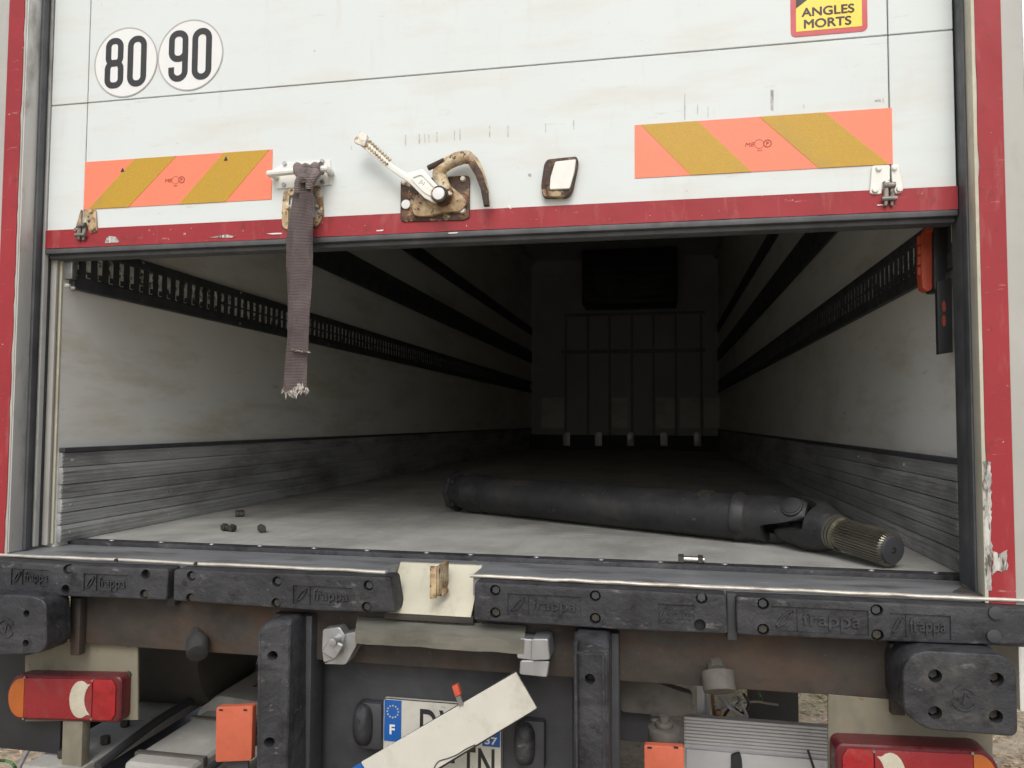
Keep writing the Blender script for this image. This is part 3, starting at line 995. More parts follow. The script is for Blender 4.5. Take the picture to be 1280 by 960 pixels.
hinge([[(1090, 207), (1112.5, 206), (1112.5, 226), (1103, 227), (1102, 243), (1087, 242.5)], [(1114, 206), (1123.5, 205.5), (1129.5, 236), (1127, 241.5), (1118.5, 242.5), (1115, 226)]],
      [(1098, 211, 0.007), (1117.5, 210.5, 0.0065), (1093.5, 238, 0.0075), (1124, 237, 0.0075), (1108.5, 229, 0.0055)],
      [(1104, 233), (1118, 232)], [(1105, 231), (1117, 231), (1119, 246), (1114, 258), (1105, 259), (1103, 245)], LEVERW, DY - 0.005)
hinge([[(103.5, 262), (119.5, 261), (121.5, 290), (112, 292), (108, 279)], [(101, 262), (102.5, 262), (101, 288), (98, 293), (93, 289)]],
      [(114.5, 264.5, 0.0075), (106.5, 280, 0.0065), (116, 286.5, 0.008), (96, 287.5, 0.0065)],
      [(100, 283), (109, 282)], [(100, 284), (107, 279), (110, 284), (106, 300), (100, 302), (97, 296)], RUSTYC, DY - 0.005)

# --- bracket behind the strap, pull handle with bar
bm = bmesh.new()
add_prism(bm, xz([(341, 212), (357, 203), (413, 199.5), (414, 231), (346, 236), (338, 222)], DY - 0.004), DY - 0.004, DY - 0.0005, bv=0.001, seg=1)
handle = finish('handle_plate', bm, LEVERW, door)
bm = bmesh.new()
a, b = aY(337, 217, DY - 0.035), aY(408, 211, DY - 0.035)
add_tube(bm, smooth_path([(a.x + 0.004, DY - 0.004, a.z), (a.x, DY - 0.03, a.z), (a.x + 0.012, DY - 0.036, a.z), (b.x - 0.012, DY - 0.036, b.z), (b.x, DY - 0.03, b.z), (b.x - 0.002, DY - 0.004, b.z)], 5), 0.0085, 10)
finish('handle_bar', bm, LEVERW, door)
for px, py in ((356, 204.5), (403, 201.5), (355, 231), (403, 227.5)):
    q = aY(px, py, DY - 0.005)
    cyl('handle_rivet', ALU, door, (q.x, DY - 0.004, q.z), (q.x, DY - 0.009, q.z), 0.0055, n=10)
bm = bmesh.new()
pl = roundpoly(xz([(359, 241), (399, 237), (401, 268), (396, 280), (358, 283), (357, 268)], DY - 0.004), 0.008)
add_ribbon(bm, pl, 0.018, DY - 0.009, DY - 0.0032)
for px, py in ((359.5, 259), (396.5, 257)):
    q = aY(px, py, DY - 0.01)
    add_cyl(bm, (q.x, DY - 0.008, q.z), (q.x, DY - 0.015, q.z), 0.008, 0.005, n=12)
finish('strap_bracket', bm, RUSTYC, door)

# --- rusty latch
y_ = DY - 0.006
bm = bmesh.new()
add_prism(bm, roundpoly(xz([(501, 225), (587, 219), (587, 272), (580, 275), (503, 277), (500.5, 274)], y_), 0.010), y_ - 0.002, DY - 0.0031, bv=0.002)
finish('latch_plate', bm, RUSTYD, door)
for px, py, r in ((505.5, 228, .008), (579, 224, .008), (578.5, 263.5, .009), (535, 266, .006), (579, 253.5, .006)):
    q = aY(px, py, y_)
    cyl('latch_bolt', RUSTYW, door, (q.x, y_ - 0.001, q.z), (q.x, y_ - 0.009, q.z), r, r * 0.7, n=12, bv=0.001)
bm = bmesh.new()
q = aY(508, 256, y_)
add_cyl(bm, (q.x, y_ - 0.001, q.z), (q.x, y_ - 0.006, q.z), 0.012, n=16, bv=0.001)
finish('latch_stud', bm, SIGNW, door)
# flange bowl behind the pivot
bm = bmesh.new()
pts = roundpoly(xz([(516, 262), (521, 245), (540, 232), (560, 230), (580, 246), (586, 255), (578, 266), (556, 267), (538, 272), (520, 272)], y_), 0.012)
add_prism(bm, pts, y_ - 0.014, y_ - 0.001, bv=0.006)
finish('latch_body', bm, RUSTYC, door)
# hook: round bent bar
y2 = DY - 0.030
bm = bmesh.new()
hk = [aY(px, py, y2) for px, py in ((561, 246), (553, 231), (549, 217), (558, 207), (572, 200), (586, 198), (596, 207), (604, 224), (609, 243), (610, 258))]
rs = [0.012, 0.015, 0.016, 0.016, 0.017, 0.016, 0.011, 0.008, 0.007, 0.006]
sp = smooth_path([(p.x, y2 - 0.006 * math.sin(i / 9 * PI), p.z) for i, p in enumerate(hk)], 5)
rr = []
for i in range(len(sp)):
    t = i / 5
    k = min(int(t), 8)
    rr.append(rs[k] + (rs[k + 1] - rs[k]) * (t - k))
add_tube(bm, sp, rr, 12)
hook = finish('latch_hook', bm, RUSTYH, door)
# dark bare underside part of the hook arm (a curved plate)
bm = bmesh.new()
add_prism(bm, xz([(586, 206), (595, 202), (604, 217), (611, 240), (612, 258), (606, 259), (602, 238), (595, 220)], y2 - 0.004), y2 - 0.0185, y2 - 0.004, bv=0.003)
finish('hook_blade', bm, RUSTYD, door)
bm = bmesh.new()
a, b = aY(537, 213, y2), aY(558, 203, y2)
add_cyl(bm, (a.x, y2 - 0.016, a.z), (b.x, y2 - 0.016, b.z), 0.007, n=12, bv=0.002)
finish('latch_pin', bm, RUSTYD, door)
bm = bmesh.new()
add_prism(bm, xz([(541, 222), (548, 213), (556, 214), (560, 226), (566, 238), (560, 250), (552, 240), (548, 230)], y2), y2 - 0.008, y2 + 0.012, bv=0.003)
finish('latch_link', bm, RUSTYC, door)
# lever
y3 = DY - 0.052
bm = bmesh.new()
add_prism(bm, xz([(452, 171), (458, 171), (491, 205), (508, 216), (528, 211), (548, 233), (556, 243), (551, 253), (541, 253), (530, 247), (512, 229), (487, 212), (449, 181)], y3), y3, y3 + 0.010, bv=0.003)
lever = finish('latch_lever', bm, LEVERW, door)
bm = bmesh.new()
add_ribbon(bm, roundpoly(xz([(514, 222), (527, 217), (546, 236), (540, 245), (530, 239)], y3), 0.008), 0.005, y3 - 0.003, y3 + 0.0002)
q = aY(527, 228, y3)
add_text(bm, 'JH', q.x, q.z, y3 + 0.0002, 0.013, thick=0.002, bold=0.01, rot=-0.7)
finish('lever_rim', bm, LEVERW, door)
bm = bmesh.new()
add_prism(bm, xz([(451, 164), (459, 169), (459, 173), (455, 183), (443, 178), (443, 174)], y3 - 0.008), y3 - 0.010, y3 + 0.004, bv=0.002)
finish('lever_tip', bm, RUSTYW, door)
bm = bmesh.new()
for i in range(9):
    for k in (-1, 1):
        t = (i + 0.5) / 9
        q = aY(459 + 28 * t + k * 2.0, 178 + 26 * t - k * 2.6, y3)
        add_box(bm, q.x - 0.004, q.x + 0.004, y3 - 0.003, y3 + 0.001, q.z - 0.002, q.z + 0.002)
finish('lever_knurl', bm, RUSTYC, door)
bm = bmesh.new()
q = aY(549, 243, y3)
add_cyl(bm, (q.x, DY - 0.01, q.z), (q.x, y3 - 0.006, q.z), 0.023, 0.021, n=24, bv=0.002)
finish('pivot_boss', bm, RUSTYD, door)
bm = bmesh.new()
add_cyl(bm, (q.x, y3 - 0.005, q.z), (q.x, y3 - 0.009, q.z), 0.0165, 0.015, n=24, bv=0.002)
finish('pivot_cap', bm, SIGNW, door)

# --- small rusty framed buffer
bm = bmesh.new()
fp = roundpoly(xz([(684, 199), (722, 195), (722, 205), (715, 239), (708, 246), (678, 246), (676, 232), (680, 205)], DY - 0.02), 0.010)
add_prism(bm, fp, DY - 0.022, DY - 0.0005, bv=0.004)
finish('stop_frame', bm, RUSTYD, door)
bm = bmesh.new()
add_prism(bm, roundpoly(xz([(694, 202), (720, 199), (718, 215), (712, 236), (687, 237), (688, 222)], DY - 0.026), 0.004), DY - 0.027, DY - 0.0215, bv=0.0015, seg=1)
finish('stop_face', bm, LEVERW, door)

# ================================================================== REAR BUFFERS
logo_mesh = {}


def buffer(px_poly, holes, logos, Y0=-0.045, Y1=0.018, extra=(), rnd=0.008, name='dock_buffer', hr=0.0125, ydepth=0.02):
    bm = bmesh.new()
    add_prism(bm, roundpoly(xz(px_poly, Y0), rnd), Y0, Y1, bv=0.006, seg=3)
    o = finish(name, bm, RUBBER, truck)
    for (a, b) in holes:
        q = aY(a, b, Y0)
        cut = bmesh.new()
        add_cyl(cut, (q.x, Y0 - 0.01, q.z), (q.x, Y0 + ydepth, q.z), hr, n=18)
        boolean_cut(o, cut)
    for (a, b, wpx, hpx) in logos:
        cut = bmesh.new()
        q = aY(a, b, Y0)
        s = 0.00195
        add_box(cut, q.x - wpx * s / 2, q.x + wpx * s / 2, Y0 - 0.01, Y0 + 0.004, q.z - hpx * s / 2, q.z + hpx * s / 2)
        boolean_cut(o, cut)
    for i, (a, b) in enumerate(holes):
        q = aY(a, b, Y0)
        if (a * 7 + b) % 3 > 0.8:
            cyl('bolt_head', BOLTD if i % 2 else STEEL, o, (q.x, Y0 + ydepth, q.z), (q.x, Y0 + ydepth * 0.35, q.z), hr * 0.72, n=6)
    for (a, b, wpx, hpx) in logos:
        q = aY(a, b, Y0)
        s = 0.00195
        bm = bmesh.new()
        cx = q.x
        W = wpx * s
        H = hpx * s
        # leaf-like emblem made of two arcs, then the word
        ex = cx - W * 0.36
        for sg in (1, -1):
            path = []
            for k in range(9):
                t = k / 8
                path.append((ex - W * 0.09 * sg + W * 0.18 * t * sg, q.z - sg * H * 0.30 + sg * H * 0.62 * t ** (2.2)))
            add_ribbon(bm, path, 0.003, Y0 + 0.0, Y0 + 0.0045, closed=False)
        add_box(bm, cx - W * 0.225, cx - W * 0.215, Y0 + 0.0, Y0 + 0.0045, q.z - H * 0.45, q.z + H * 0.45)
        add_text(bm, 'frappa', cx + W * 0.13, q.z - H * 0.02, Y0 + 0.0045, H * 0.72, wdt=W * 0.60, thick=0.0046, bold=0.012)
        finish('embossed_lettering', bm, RUBBER, o, smooth=0)
    return o


buffer([(-40, 697.5), (88, 707), (210, 711.5), (208, 750.5), (90, 746), (-40, 739)], [(84, 712), (82, 737), (182, 718), (180, 743)], [(38, 722, 60, 22), (132, 729, 66, 23)])
buffer([(217, 712), (488, 722), (495, 766), (400, 764), (216, 751)], [(239, 720), (238, 748), (346, 727), (345, 754), (460.5, 732), (458, 759)], [(403, 745, 78, 23)])
buffer([(593, 727.5), (908, 744.5), (910, 793), (800, 789), (592, 775.5)], [(619, 738), (619, 766), (744, 745), (744, 773), (877, 748), (875, 781)], [(680, 757, 86, 24), (845, 768, 40, 22)])
buffer([(920, 746), (1182, 757), (1300, 763), (1300, 806), (1236, 806), (1182, 805), (921, 794)], [(954, 755), (954, 787), (1096, 763), (1097, 794)], [(1024, 776, 100, 27), (1150, 783, 60, 25)])
for (a, b) in ((1244, 766), (1242, 795)):
    q = aY(a, b, -0.046)
    cyl('buffer_bolt', STEEL, truck, (q.x, -0.044, q.z), (q.x, -0.050, q.z), 0.0135, n=20, bv=0.002)
# metal spacers between the buffers
box('buffer_bracket', STEEL, truck, *sorted((aY(909, 770, -0.02).x, aY(921, 770, -0.02).x)), -0.02, 0.02, 1.05, 1.150, bv=0.002)
box('buffer_bracket', STEEL, truck, *sorted((aY(208, 770, -0.0).x, aY(218, 770, -0.0).x)), 0.0, 0.02, 1.05, 1.150, bv=0.002)
# backing channel the buffers bolt to
box('rear_channel', STEEL, truck, -1.24, -0.16, 0.0185, 0.12, 1.06, 1.1085)
box('rear_channel', STEEL, truck, 0.06, 1.26, 0.0185, 0.12, 1.06, 1.1085)
box('striker_backing', STEEL, truck, -0.159, 0.059, 0.1205, 0.14, 1.06, 1.1085)

# corner buffers
def emblem(parent, cx, cz, y, r):
    bm = bmesh.new()
    for a0, a1 in ((0.15 * PI, 0.85 * PI), (1.15 * PI, 1.85 * PI)):
        add_ribbon(bm, [(cx + r * math.cos(a0 + (a1 - a0) * i / 10), cz + r * math.sin(a0 + (a1 - a0) * i / 10)) for i in range(11)], r * 0.2, y - 0.003, y + 0.001, closed=False)
    add_ribbon(bm, [(cx - r * 0.5, cz - r * 0.05), (cx - 0.1 * r, cz - r * 0.5), (cx + r * 0.1, cz + r * 0.45), (cx + r * 0.6, cz + 0.1 * r)], r * 0.18, y - 0.003, y + 0.001, closed=False)
    finish('embossed_emblem', bm, RUBBER, parent, smooth=0)


cb = buffer([(1128, 835), (1142, 818), (1158, 814), (1255, 819), (1271, 836), (1273, 922), (1240, 919), (1157, 912), (1130, 892)],
            [(1169, 845), (1246, 849), (1169, 891), (1245, 896)], [], Y0=-0.10, Y1=0.03, name='corner_buffer', rnd=0.018, hr=0.013, ydepth=0.05)
q = aY(1205, 873, -0.10)
emblem(cb, q.x, q.z, -0.10, 0.022)
cb = buffer([(-70, 741), (40, 745), (57, 752), (58, 808), (50, 817), (-70, 822)], [(33, 767), (32, 804)], [], Y0=-0.10, Y1=-0.02, name='corner_buffer', rnd=0.02, hr=0.009, ydepth=0.05)
q = aY(8, 785, -0.10)
emblem(cb, q.x, q.z, -0.10, 0.022)


# upright buffers
def upright(px_poly, holes, frame):
    Y0 = -0.105
    bm = bmesh.new()
    pts = xz(px_poly, Y0)
    zlow = 0.42
    pts = [(x, z if pp[1] < 990 else zlow) for (x, z), pp in zip(pts, px_poly)]
    add_prism(bm, roundpoly(pts, 0.012), Y0, 0.0, bv=0.012, seg=3)
    # chamfered top
    zt = max(v.co.z for v in bm.verts)
    for v in bm.verts:
        if v.co.z > zt - 0.03:
            v.co.y += (v.co.z - (zt - 0.03)) * 1.2 if v.co.y < -0.05 else 0
    o = finish('upright_buffer', bm, RUBBER, truck)
    cut = bmesh.new()
    for (a, b) in holes:
        q = aY(a, b, Y0)
        add_cyl(cut, (q.x, Y0 - 0.02, q.z), (q.x, Y0 + 0.05, q.z), 0.0115, n=18)
    boolean_cut(o, cut)
    if frame:
        bm = bmesh.new()
        fp_ = xz(frame, Y0)
        add_ribbon(bm, roundpoly(fp_, 0.006), 0.004, Y0 - 0.0025, Y0 + 0.002)
        finish('moulded_rim', bm, RUBBER, o)
    return o


upright([(321, 788), (327, 779), (357, 778), (358, 1000), (321, 1000)], [(337, 822), (334, 930)], None)
upright([(715, 804), (719, 797), (757, 800), (761, 808), (760, 1000), (719, 1000)], [(736.5, 852)], [(719, 815), (754, 817), (756, 1000), (722, 1000)])
ub = [aY(357, 790, -0.1), aY(760, 800, -0.1)]
for q in ub:
    box('buffer_upright_mount', STEEL, truck, q.x - 0.085, q.x + 0.018, 0.0005, 0.07, 0.40, 1.045, bv=0.006)

# ================================================================== UNDERSIDE
box('cross_beam', RUSTB, truck, -1.06, 1.02, 0.03, 0.15, 0.928, 1.059, bv=0.008)
for px in (1120, 97):
    q = aY(px, 850, 0.02)
    box('beam_flange', RUSTB, truck, q.x - 0.014, q.x + 0.014, 0.005, 0.029, 0.905, 1.055, bv=0.004)
box('main_plate', STEEL, truck, aY(385, 900, 0.1).x, aY(716, 900, 0.1).x, 0.10, 0.12, 0.35, 1.05, bv=0.003)
rs0 = None
for (px, py, r) in ((247, 807, 0.034), (898, 852, 0.036)):
    q = aY(px, py, 0.0)
    bm = bmesh.new()
    tilt = Vector((0.10, -0.55, -1.0)).normalized() if px > 500 else Vector((0.5, -0.75, -0.45)).normalized()
    c = Vector((q.x, 0.0, q.z))
    if px > 500:
        add_cyl(bm, c - tilt * 0.022, c + tilt * 0.022, r, r * 0.97, n=28, bv=0.005)
        add_cyl(bm, c + tilt * 0.020, c + tilt * 0.0235, 0.008, n=10)
        add_cyl(bm, c - tilt * 0.03 + Vector((0, 0.02, 0)), c - tilt * 0.02, 0.02, n=10)
    else:
        add_cyl(bm, c - tilt * 0.02, c + tilt * 0.03, 0.028, 0.026, n=24, bv=0.005)
        add_cyl(bm, c - tilt * 0.055, c - tilt * 0.018, 0.018, n=10)
    finish('rubber_stop', bm, CONCD if px > 500 else TYRE, truck)

# folded aluminium channel with clips
bm = bmesh.new()
n = 26
rows = []
for i in range(n + 1):
    t = i / n
    px = 444 + (655 - 444) * t
    wob = 1.2 * math.sin(t * 13) + 0.8 * math.sin(t * 29)
    a = aY(px + 3, 771 + 11 * t, 0.01)
    b = aY(px, 788.5 + 12.5 * t + wob * 0.8, -0.05)
    c = aY(px, 804 + 14 * t + wob * 0.4, -0.045)
    d = aY(px, 804 + 14 * t + wob * 0.4, -0.0)
    rows.append([bm.verts.new(p) for p in (a, b, c, d)])
for r0, r1 in zip(rows, rows[1:]):
    for k in range(3):
        bm.faces.new((r0[k], r1[k], r1[k + 1], r0[k + 1]))
bmesh.ops.solidify(bm, geom=bm.faces[:], thickness=0.003)
chan = finish('folded_channel', bm, CHANM, truck)


def clip(polys, ys, bolt=None, m=ALU):
    bm = bmesh.new()
    for pl, (y0, y1) in zip(polys, ys):
        add_prism(bm, roundpoly(xz(pl, y0), 0.006), y0, y1, bv=0.002, seg=1)
    if bolt:
        q = aY(bolt[0], bolt[1], -0.06)
        add_cyl(bm, (q.x, -0.03, q.z), (q.x, -0.062, q.z), 0.010, n=12, bv=0.002)
    finish('channel_clip', bm, m, truck)


clip([[(403, 787), (424, 784), (432, 796), (420, 824), (404, 829), (402, 812)], [(424, 794), (444, 790), (446, 806), (432, 831), (404, 830), (420, 822)], [(412, 799), (429, 807), (418, 825), (401, 815)]],
     [(-0.035, 0.0), (-0.03, 0.02), (-0.052, -0.045)], (415.5, 803))
clip([[(649, 798), (668, 800), (668, 826), (646, 823), (646, 812)], [(664, 799), (685, 799), (688, 825), (664, 826)], [(650, 826), (687, 827), (684, 847), (649, 843)]],
     [(-0.045, 0.0), (-0.06, 0.01), (-0.055, -0.048)])

# rounded lugs on the dark plate
for (a, b, y) in ((452, 908, 0.10), (655, 932, 0.10)):
    q = aY(a, b, y - 0.04)
    bm = bmesh.new()
    hw, hh_ = 0.028, 0.055
    b2 = bmesh.new()
    bmesh.ops.create_uvsphere(b2, u_segments=24, v_segments=16, radius=1.0)
    for v in b2.verts:
        s = lambda t, e: math.copysign(abs(t) ** e, t)
        v.co = (q.x + hw * s(v.co.x, 0.7), y - 0.002 + 0.055 * s(v.co.y, 0.8), q.z + hh_ * s(v.co.z, 0.7))
    merge(bm, b2)
    add_cyl(bm, (q.x - 0.004, y - 0.058, q.z + 0.018), (q.x - 0.004, y - 0.052, q.z + 0.018), 0.005, n=10)
    finish('plate_lug', bm, RUBBER, truck)
    box('lug_base', STEEL, truck, q.x - 0.005, q.x + 0.048, y - 0.03, y - 0.0005, q.z - 0.06, q.z + 0.055, bv=0.008)

# number plate, two lines
y_ = 0.085
xa, zt = (lambda p: (p.x, p.z))(aY(479, 871, y_))
xb = aY(627.5, 890, y_).x
zt -= 0.002
zbp = zt - 0.205
numplate = prism('number_plate', PLATEW, truck, rrect(xa, xb, zbp, zt, 0.008), y_, y_ + 0.010, bv=0.001, seg=1)
bm = bmesh.new()
add_ribbon(bm, rrect(xa + 0.001, xb - 0.001, zbp + 0.001, zt - 0.001, 0.007), 0.002, y_ - 0.0008, y_ + 0.0003)
finish('plate_edge', bm, INK, numplate)
bx1 = aY(502, 880, y_).x
prism('country_band', EUBLUE, numplate, [(xa + 0.004, zt - 0.105), (bx1, zt - 0.105), (bx1, zt - 0.004), (xa + 0.004, zt - 0.004)], y_ - 0.0012, y_ - 0.0002, smooth=0)
bm = bmesh.new()
cx = (xa + 0.004 + bx1) / 2
for k in range(12):
    a = 2 * PI * k / 12
    px_, pz_ = cx + 0.0145 * math.cos(a), zt - 0.032 + 0.0145 * math.sin(a)
    star = []
    for j in range(10):
        r = 0.003 if j % 2 == 0 else 0.0014
        star.append((px_ + r * math.sin(j * PI / 5), pz_ + r * math.cos(j * PI / 5)))
    add_prism(bm, star, y_ - 0.0017, y_ - 0.0013)
finish('star_ring', bm, LENSC, numplate, smooth=0)
bm = bmesh.new()
add_text(bm, 'F', cx - 0.001, zt - 0.076, y_ - 0.0013, 0.024, bold=0.03)
finish('country_letter', bm, SIGNW, numplate, smooth=0)
bm = bmesh.new()


def pch(ch, px0, px1, ztop, h_):
    x0, x1_ = aY(px0, 900, y_).x, aY(px1, 900, y_).x
    add_text(bm, ch, (x0 + x1_) / 2, ztop - h_ / 2, y_ - 0.0003, h_, wdt=x1_ - x0, thick=0.001, bold=0.015)


pch('D', 525, 546, zt - 0.020, 0.072)
pch('V', 549, 572, zt - 0.020, 0.072)
z2 = zt - 0.103
pch('1', 543, 553, z2, 0.070)
add_box(bm, aY(562, 940, y_).x, aY(568.5, 940, y_).x, y_ - 0.0013, y_ - 0.0003, z2 - 0.042, z2 - 0.032)
pch('T', 577, 595, z2, 0.070)
pch('N', 598, 618.5, z2, 0.070)
finish('registration', bm, INK, numplate, smooth=0)
bx0 = aY(603, 920, y_).x
bxb = aY(625, 920, y_).x
prism('department_band', EUBLUE, numplate, [(bx0, zt - 0.097), (bxb, zt - 0.097), (bxb, zt - 0.02), (bx0, zt - 0.02)], y_ - 0.0012, y_ - 0.0002, smooth=0)
bm = bmesh.new()
add_text(bm, '37', (bx0 + bxb) / 2, zt - 0.083, y_ - 0.0013, 0.018, wdt=0.031, bold=0.02)
finish('department_number', bm, SIGNW, numplate, smooth=0)

# light brackets and tail lights
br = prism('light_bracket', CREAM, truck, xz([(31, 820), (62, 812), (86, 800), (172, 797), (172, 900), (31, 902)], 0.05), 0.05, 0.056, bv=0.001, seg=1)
for px, py, r in ((162, 806, 0.005), (161, 843, 0.009)):
    q = aY(px, py, 0.05)
    cyl('bolt_head', BOLTD, br, (q.x, 0.0505, q.z), (q.x, 0.044, q.z), r, n=10)
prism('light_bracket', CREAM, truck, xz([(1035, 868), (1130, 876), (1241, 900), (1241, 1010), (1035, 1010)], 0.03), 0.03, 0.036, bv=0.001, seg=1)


def lamp(xa, xb, zc_a, zc_b, hh_, amber_left, Y0):
    L = xb - xa

    def P(u, v):   # u 0..1 from amber end, v -1..1
        uu = u if amber_left else 1 - u
        return (xa + L * uu, zc_a + (zc_b - zc_a) * uu + hh_ * v)
    out = []
    for i in range(13):
        a = PI / 2 + PI * i / 12
        out.append(P(0.135 + 0.135 * math.cos(a), 1.0 * math.sin(a)))
    for i in range(5):
        a = -PI / 2 + PI / 2 * i / 4
        out.append(P(0.95 + 0.05 * math.cos(a), -0.7 + 0.3 * math.sin(a)))
    for i in range(5):
        a = PI / 2 * i / 4
        out.append(P(0.95 + 0.05 * math.cos(a), 0.7 + 0.3 * math.sin(a)))
    bm = bmesh.new()
    add_prism(bm, out, Y0, 0.055, bv=0.009, seg=3)
    body = finish('tail_light', bm, LENSD, truck)

    def inset(poly, m, nm, th, bv=0.002):
        bm = bmesh.new()
        add_prism(bm, poly, Y0 - th, Y0 + 0.002, bv=bv, seg=2)
        return finish(nm, bm, m, body)
    k = 0.86
    am = [P(0.165, k * 0.98)]
    for i in range(13):
        a = PI / 2 + PI * i / 12
        am.append(P(0.14 + 0.115 * math.cos(a), k * math.sin(a)))
    am.append(P(0.165, -k * 0.98))
    inset(am, LENSA, 'amber_lens', 0.004)
    inset([P(0.168, -k), P(0.71, -k), P(0.76, -k), P(0.76, k), P(0.71, k), P(0.168, k)], LENSR, 'red_lens', 0.004)
    ce, rc = 0.665, 0.095
    cre = []
    for i in range(17):
        a = math.radians(55) + math.radians(250) * i / 16
        cre.append(P(ce + rc * math.cos(a), 0.80 * math.sin(a)))
    for i in range(11):
        a = math.radians(235) - math.radians(110) * i / 10
        cre.append(P(0.815 + 0.115 * math.cos(a) * 1.0, 0.80 * math.sin(a)))
    inset(cre, LENSC, 'clear_lens', 0.006)
    inset([P(0.768, -k), P(0.93, -k), P(0.96, -0.6), P(0.96, 0.6), P(0.93, k), P(0.768, k)], LENSB, 'stop_lens', 0.0042)
    for u, v in ((0.172, 0.9), (0.172, -0.9), (0.765, 0.82), (0.765, -0.82)):
        x, z = P(u, v)
        cyl('lens_screw', BOLTM, body, (x, Y0, z), (x, Y0 - 0.0065, z), 0.0032, n=8)
    return body


a, b = aY(8, 871, 0.012), aY(151, 875, 0.012)
lamp(a.x, b.x, a.z, b.z, 0.060, True, 0.012)
a, b = aY(1045, 966, -0.03), aY(1252, 976, -0.03)
lamp(a.x, b.x, a.z, b.z, 0.060, False, -0.03)
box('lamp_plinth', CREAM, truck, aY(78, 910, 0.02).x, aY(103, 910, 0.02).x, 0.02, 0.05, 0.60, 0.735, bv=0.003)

# orange reflectors
for pts in ([(270, 884), (316, 882), (314, 951), (269, 953)], [(805, 931), (855, 934), (856, 1000), (806, 1000)]):
    Yr = -0.02 if pts[0][0] < 500 else 0.0
    bm = bmesh.new()
    add_prism(bm, roundpoly(xz(pts, Yr), 0.006), Yr, Yr + 0.018, bv=0.003)
    o = finish('reflector', bm, ORANGE, truck)
    for k in (0.14, 0.80):
        x, z = xz([(pts[0][0] + (pts[1][0] - pts[0][0]) * k, pts[0][1] + 3.5)], Yr)[0]
        box('mounting_slot', HOLE, o, x - 0.005, x + 0.005, Yr - 0.0008, Yr + 0.001, z - 0.002, z + 0.002)
    q = aY((pts[0][0] + pts[1][0]) / 2, pts[0][1] + 10, Yr)
    box('reflector_stem', STEEL, truck, q.x - 0.03, q.x + 0.03, Yr + 0.0185, Yr + 0.025, 0.40, q.z - 0.01, bv=0.002)
q = aY(830, 915, 0.03)
bm = bmesh.new()
add_cyl(bm, (q.x, 0.06, q.z - 0.045), (q.x, 0.06, q.z - 0.0), 0.034, 0.038, n=24, bv=0.006)
add_cyl(bm, (q.x, 0.06, q.z), (q.x, 0.06, q.z + 0.012), 0.020, n=16, bv=0.003)
add_cyl(bm, (q.x, 0.06, q.z + 0.010), (q.x, 0.06, q.z + 0.025), 0.011, n=12)
finish('hydraulic_knob', bm, CONCD, truck)
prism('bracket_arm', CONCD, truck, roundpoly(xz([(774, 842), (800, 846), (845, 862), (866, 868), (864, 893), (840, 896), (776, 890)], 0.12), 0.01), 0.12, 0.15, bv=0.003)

# tail lift slung under the body
lift = empty('tail_lift', (-0.2, 0.5, 0.3))
tag(lift, 'grey folded tail lift slung beneath the truck with ribbed aluminium platform', 'tail lift')
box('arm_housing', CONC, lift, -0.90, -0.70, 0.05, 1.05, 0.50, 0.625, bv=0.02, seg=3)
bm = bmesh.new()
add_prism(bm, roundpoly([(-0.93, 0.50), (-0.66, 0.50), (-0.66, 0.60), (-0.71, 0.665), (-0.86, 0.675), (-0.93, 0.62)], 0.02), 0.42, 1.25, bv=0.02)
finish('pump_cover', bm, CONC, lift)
for dx in (0.03, 0.16):
    cyl('housing_bolt', ALU, lift, (-0.90 + dx, 0.06, 0.585), (-0.90 + dx, 0.03, 0.585), 0.016, n=12)
box('cover_seam', CONCD, lift, -0.925, -0.665, 0.70, 0.712, 0.62, 0.6775, bv=0.002)
prism('faded_mark', LENSD, lift, roundpoly([(-0.80, 0.668), (-0.74, 0.666), (-0.745, 0.674), (-0.79, 0.676)], 0.004), 0.52, 0.60)
for yy in (0.10, 0.35, 0.62):
    box('housing_clamp', CONCD, lift, -0.903, -0.697, yy, yy + 0.02, 0.55, 0.629, bv=0.003)
bm = bmesh.new()
add_tube(bm, smooth_path([(-0.95, 0.02, 0.62), (-0.945, 0.25, 0.65), (-0.94, 0.5, 0.66), (-0.96, 0.9, 0.70)], 6), 0.012, 8)
finish('hydraulic_hose', bm, CABLEK, lift)
bm = bmesh.new()
add_tube(bm, smooth_path([(-0.68, 0.05, 0.60), (-0.66, 0.3, 0.625), (-0.655, 0.7, 0.62), (-0.64, 1.2, 0.64)], 6), 0.010, 8)
finish('hydraulic_hose', bm, CABLEK, lift)
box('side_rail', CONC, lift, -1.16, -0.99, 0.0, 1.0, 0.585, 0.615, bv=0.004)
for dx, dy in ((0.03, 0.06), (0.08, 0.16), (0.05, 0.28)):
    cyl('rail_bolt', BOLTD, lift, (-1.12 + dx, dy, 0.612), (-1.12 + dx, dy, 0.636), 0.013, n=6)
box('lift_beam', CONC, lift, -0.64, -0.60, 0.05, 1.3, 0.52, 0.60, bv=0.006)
box('lift_beam', CONC, lift, -0.54, -0.50, 0.05, 1.3, 0.50, 0.58, bv=0.006)
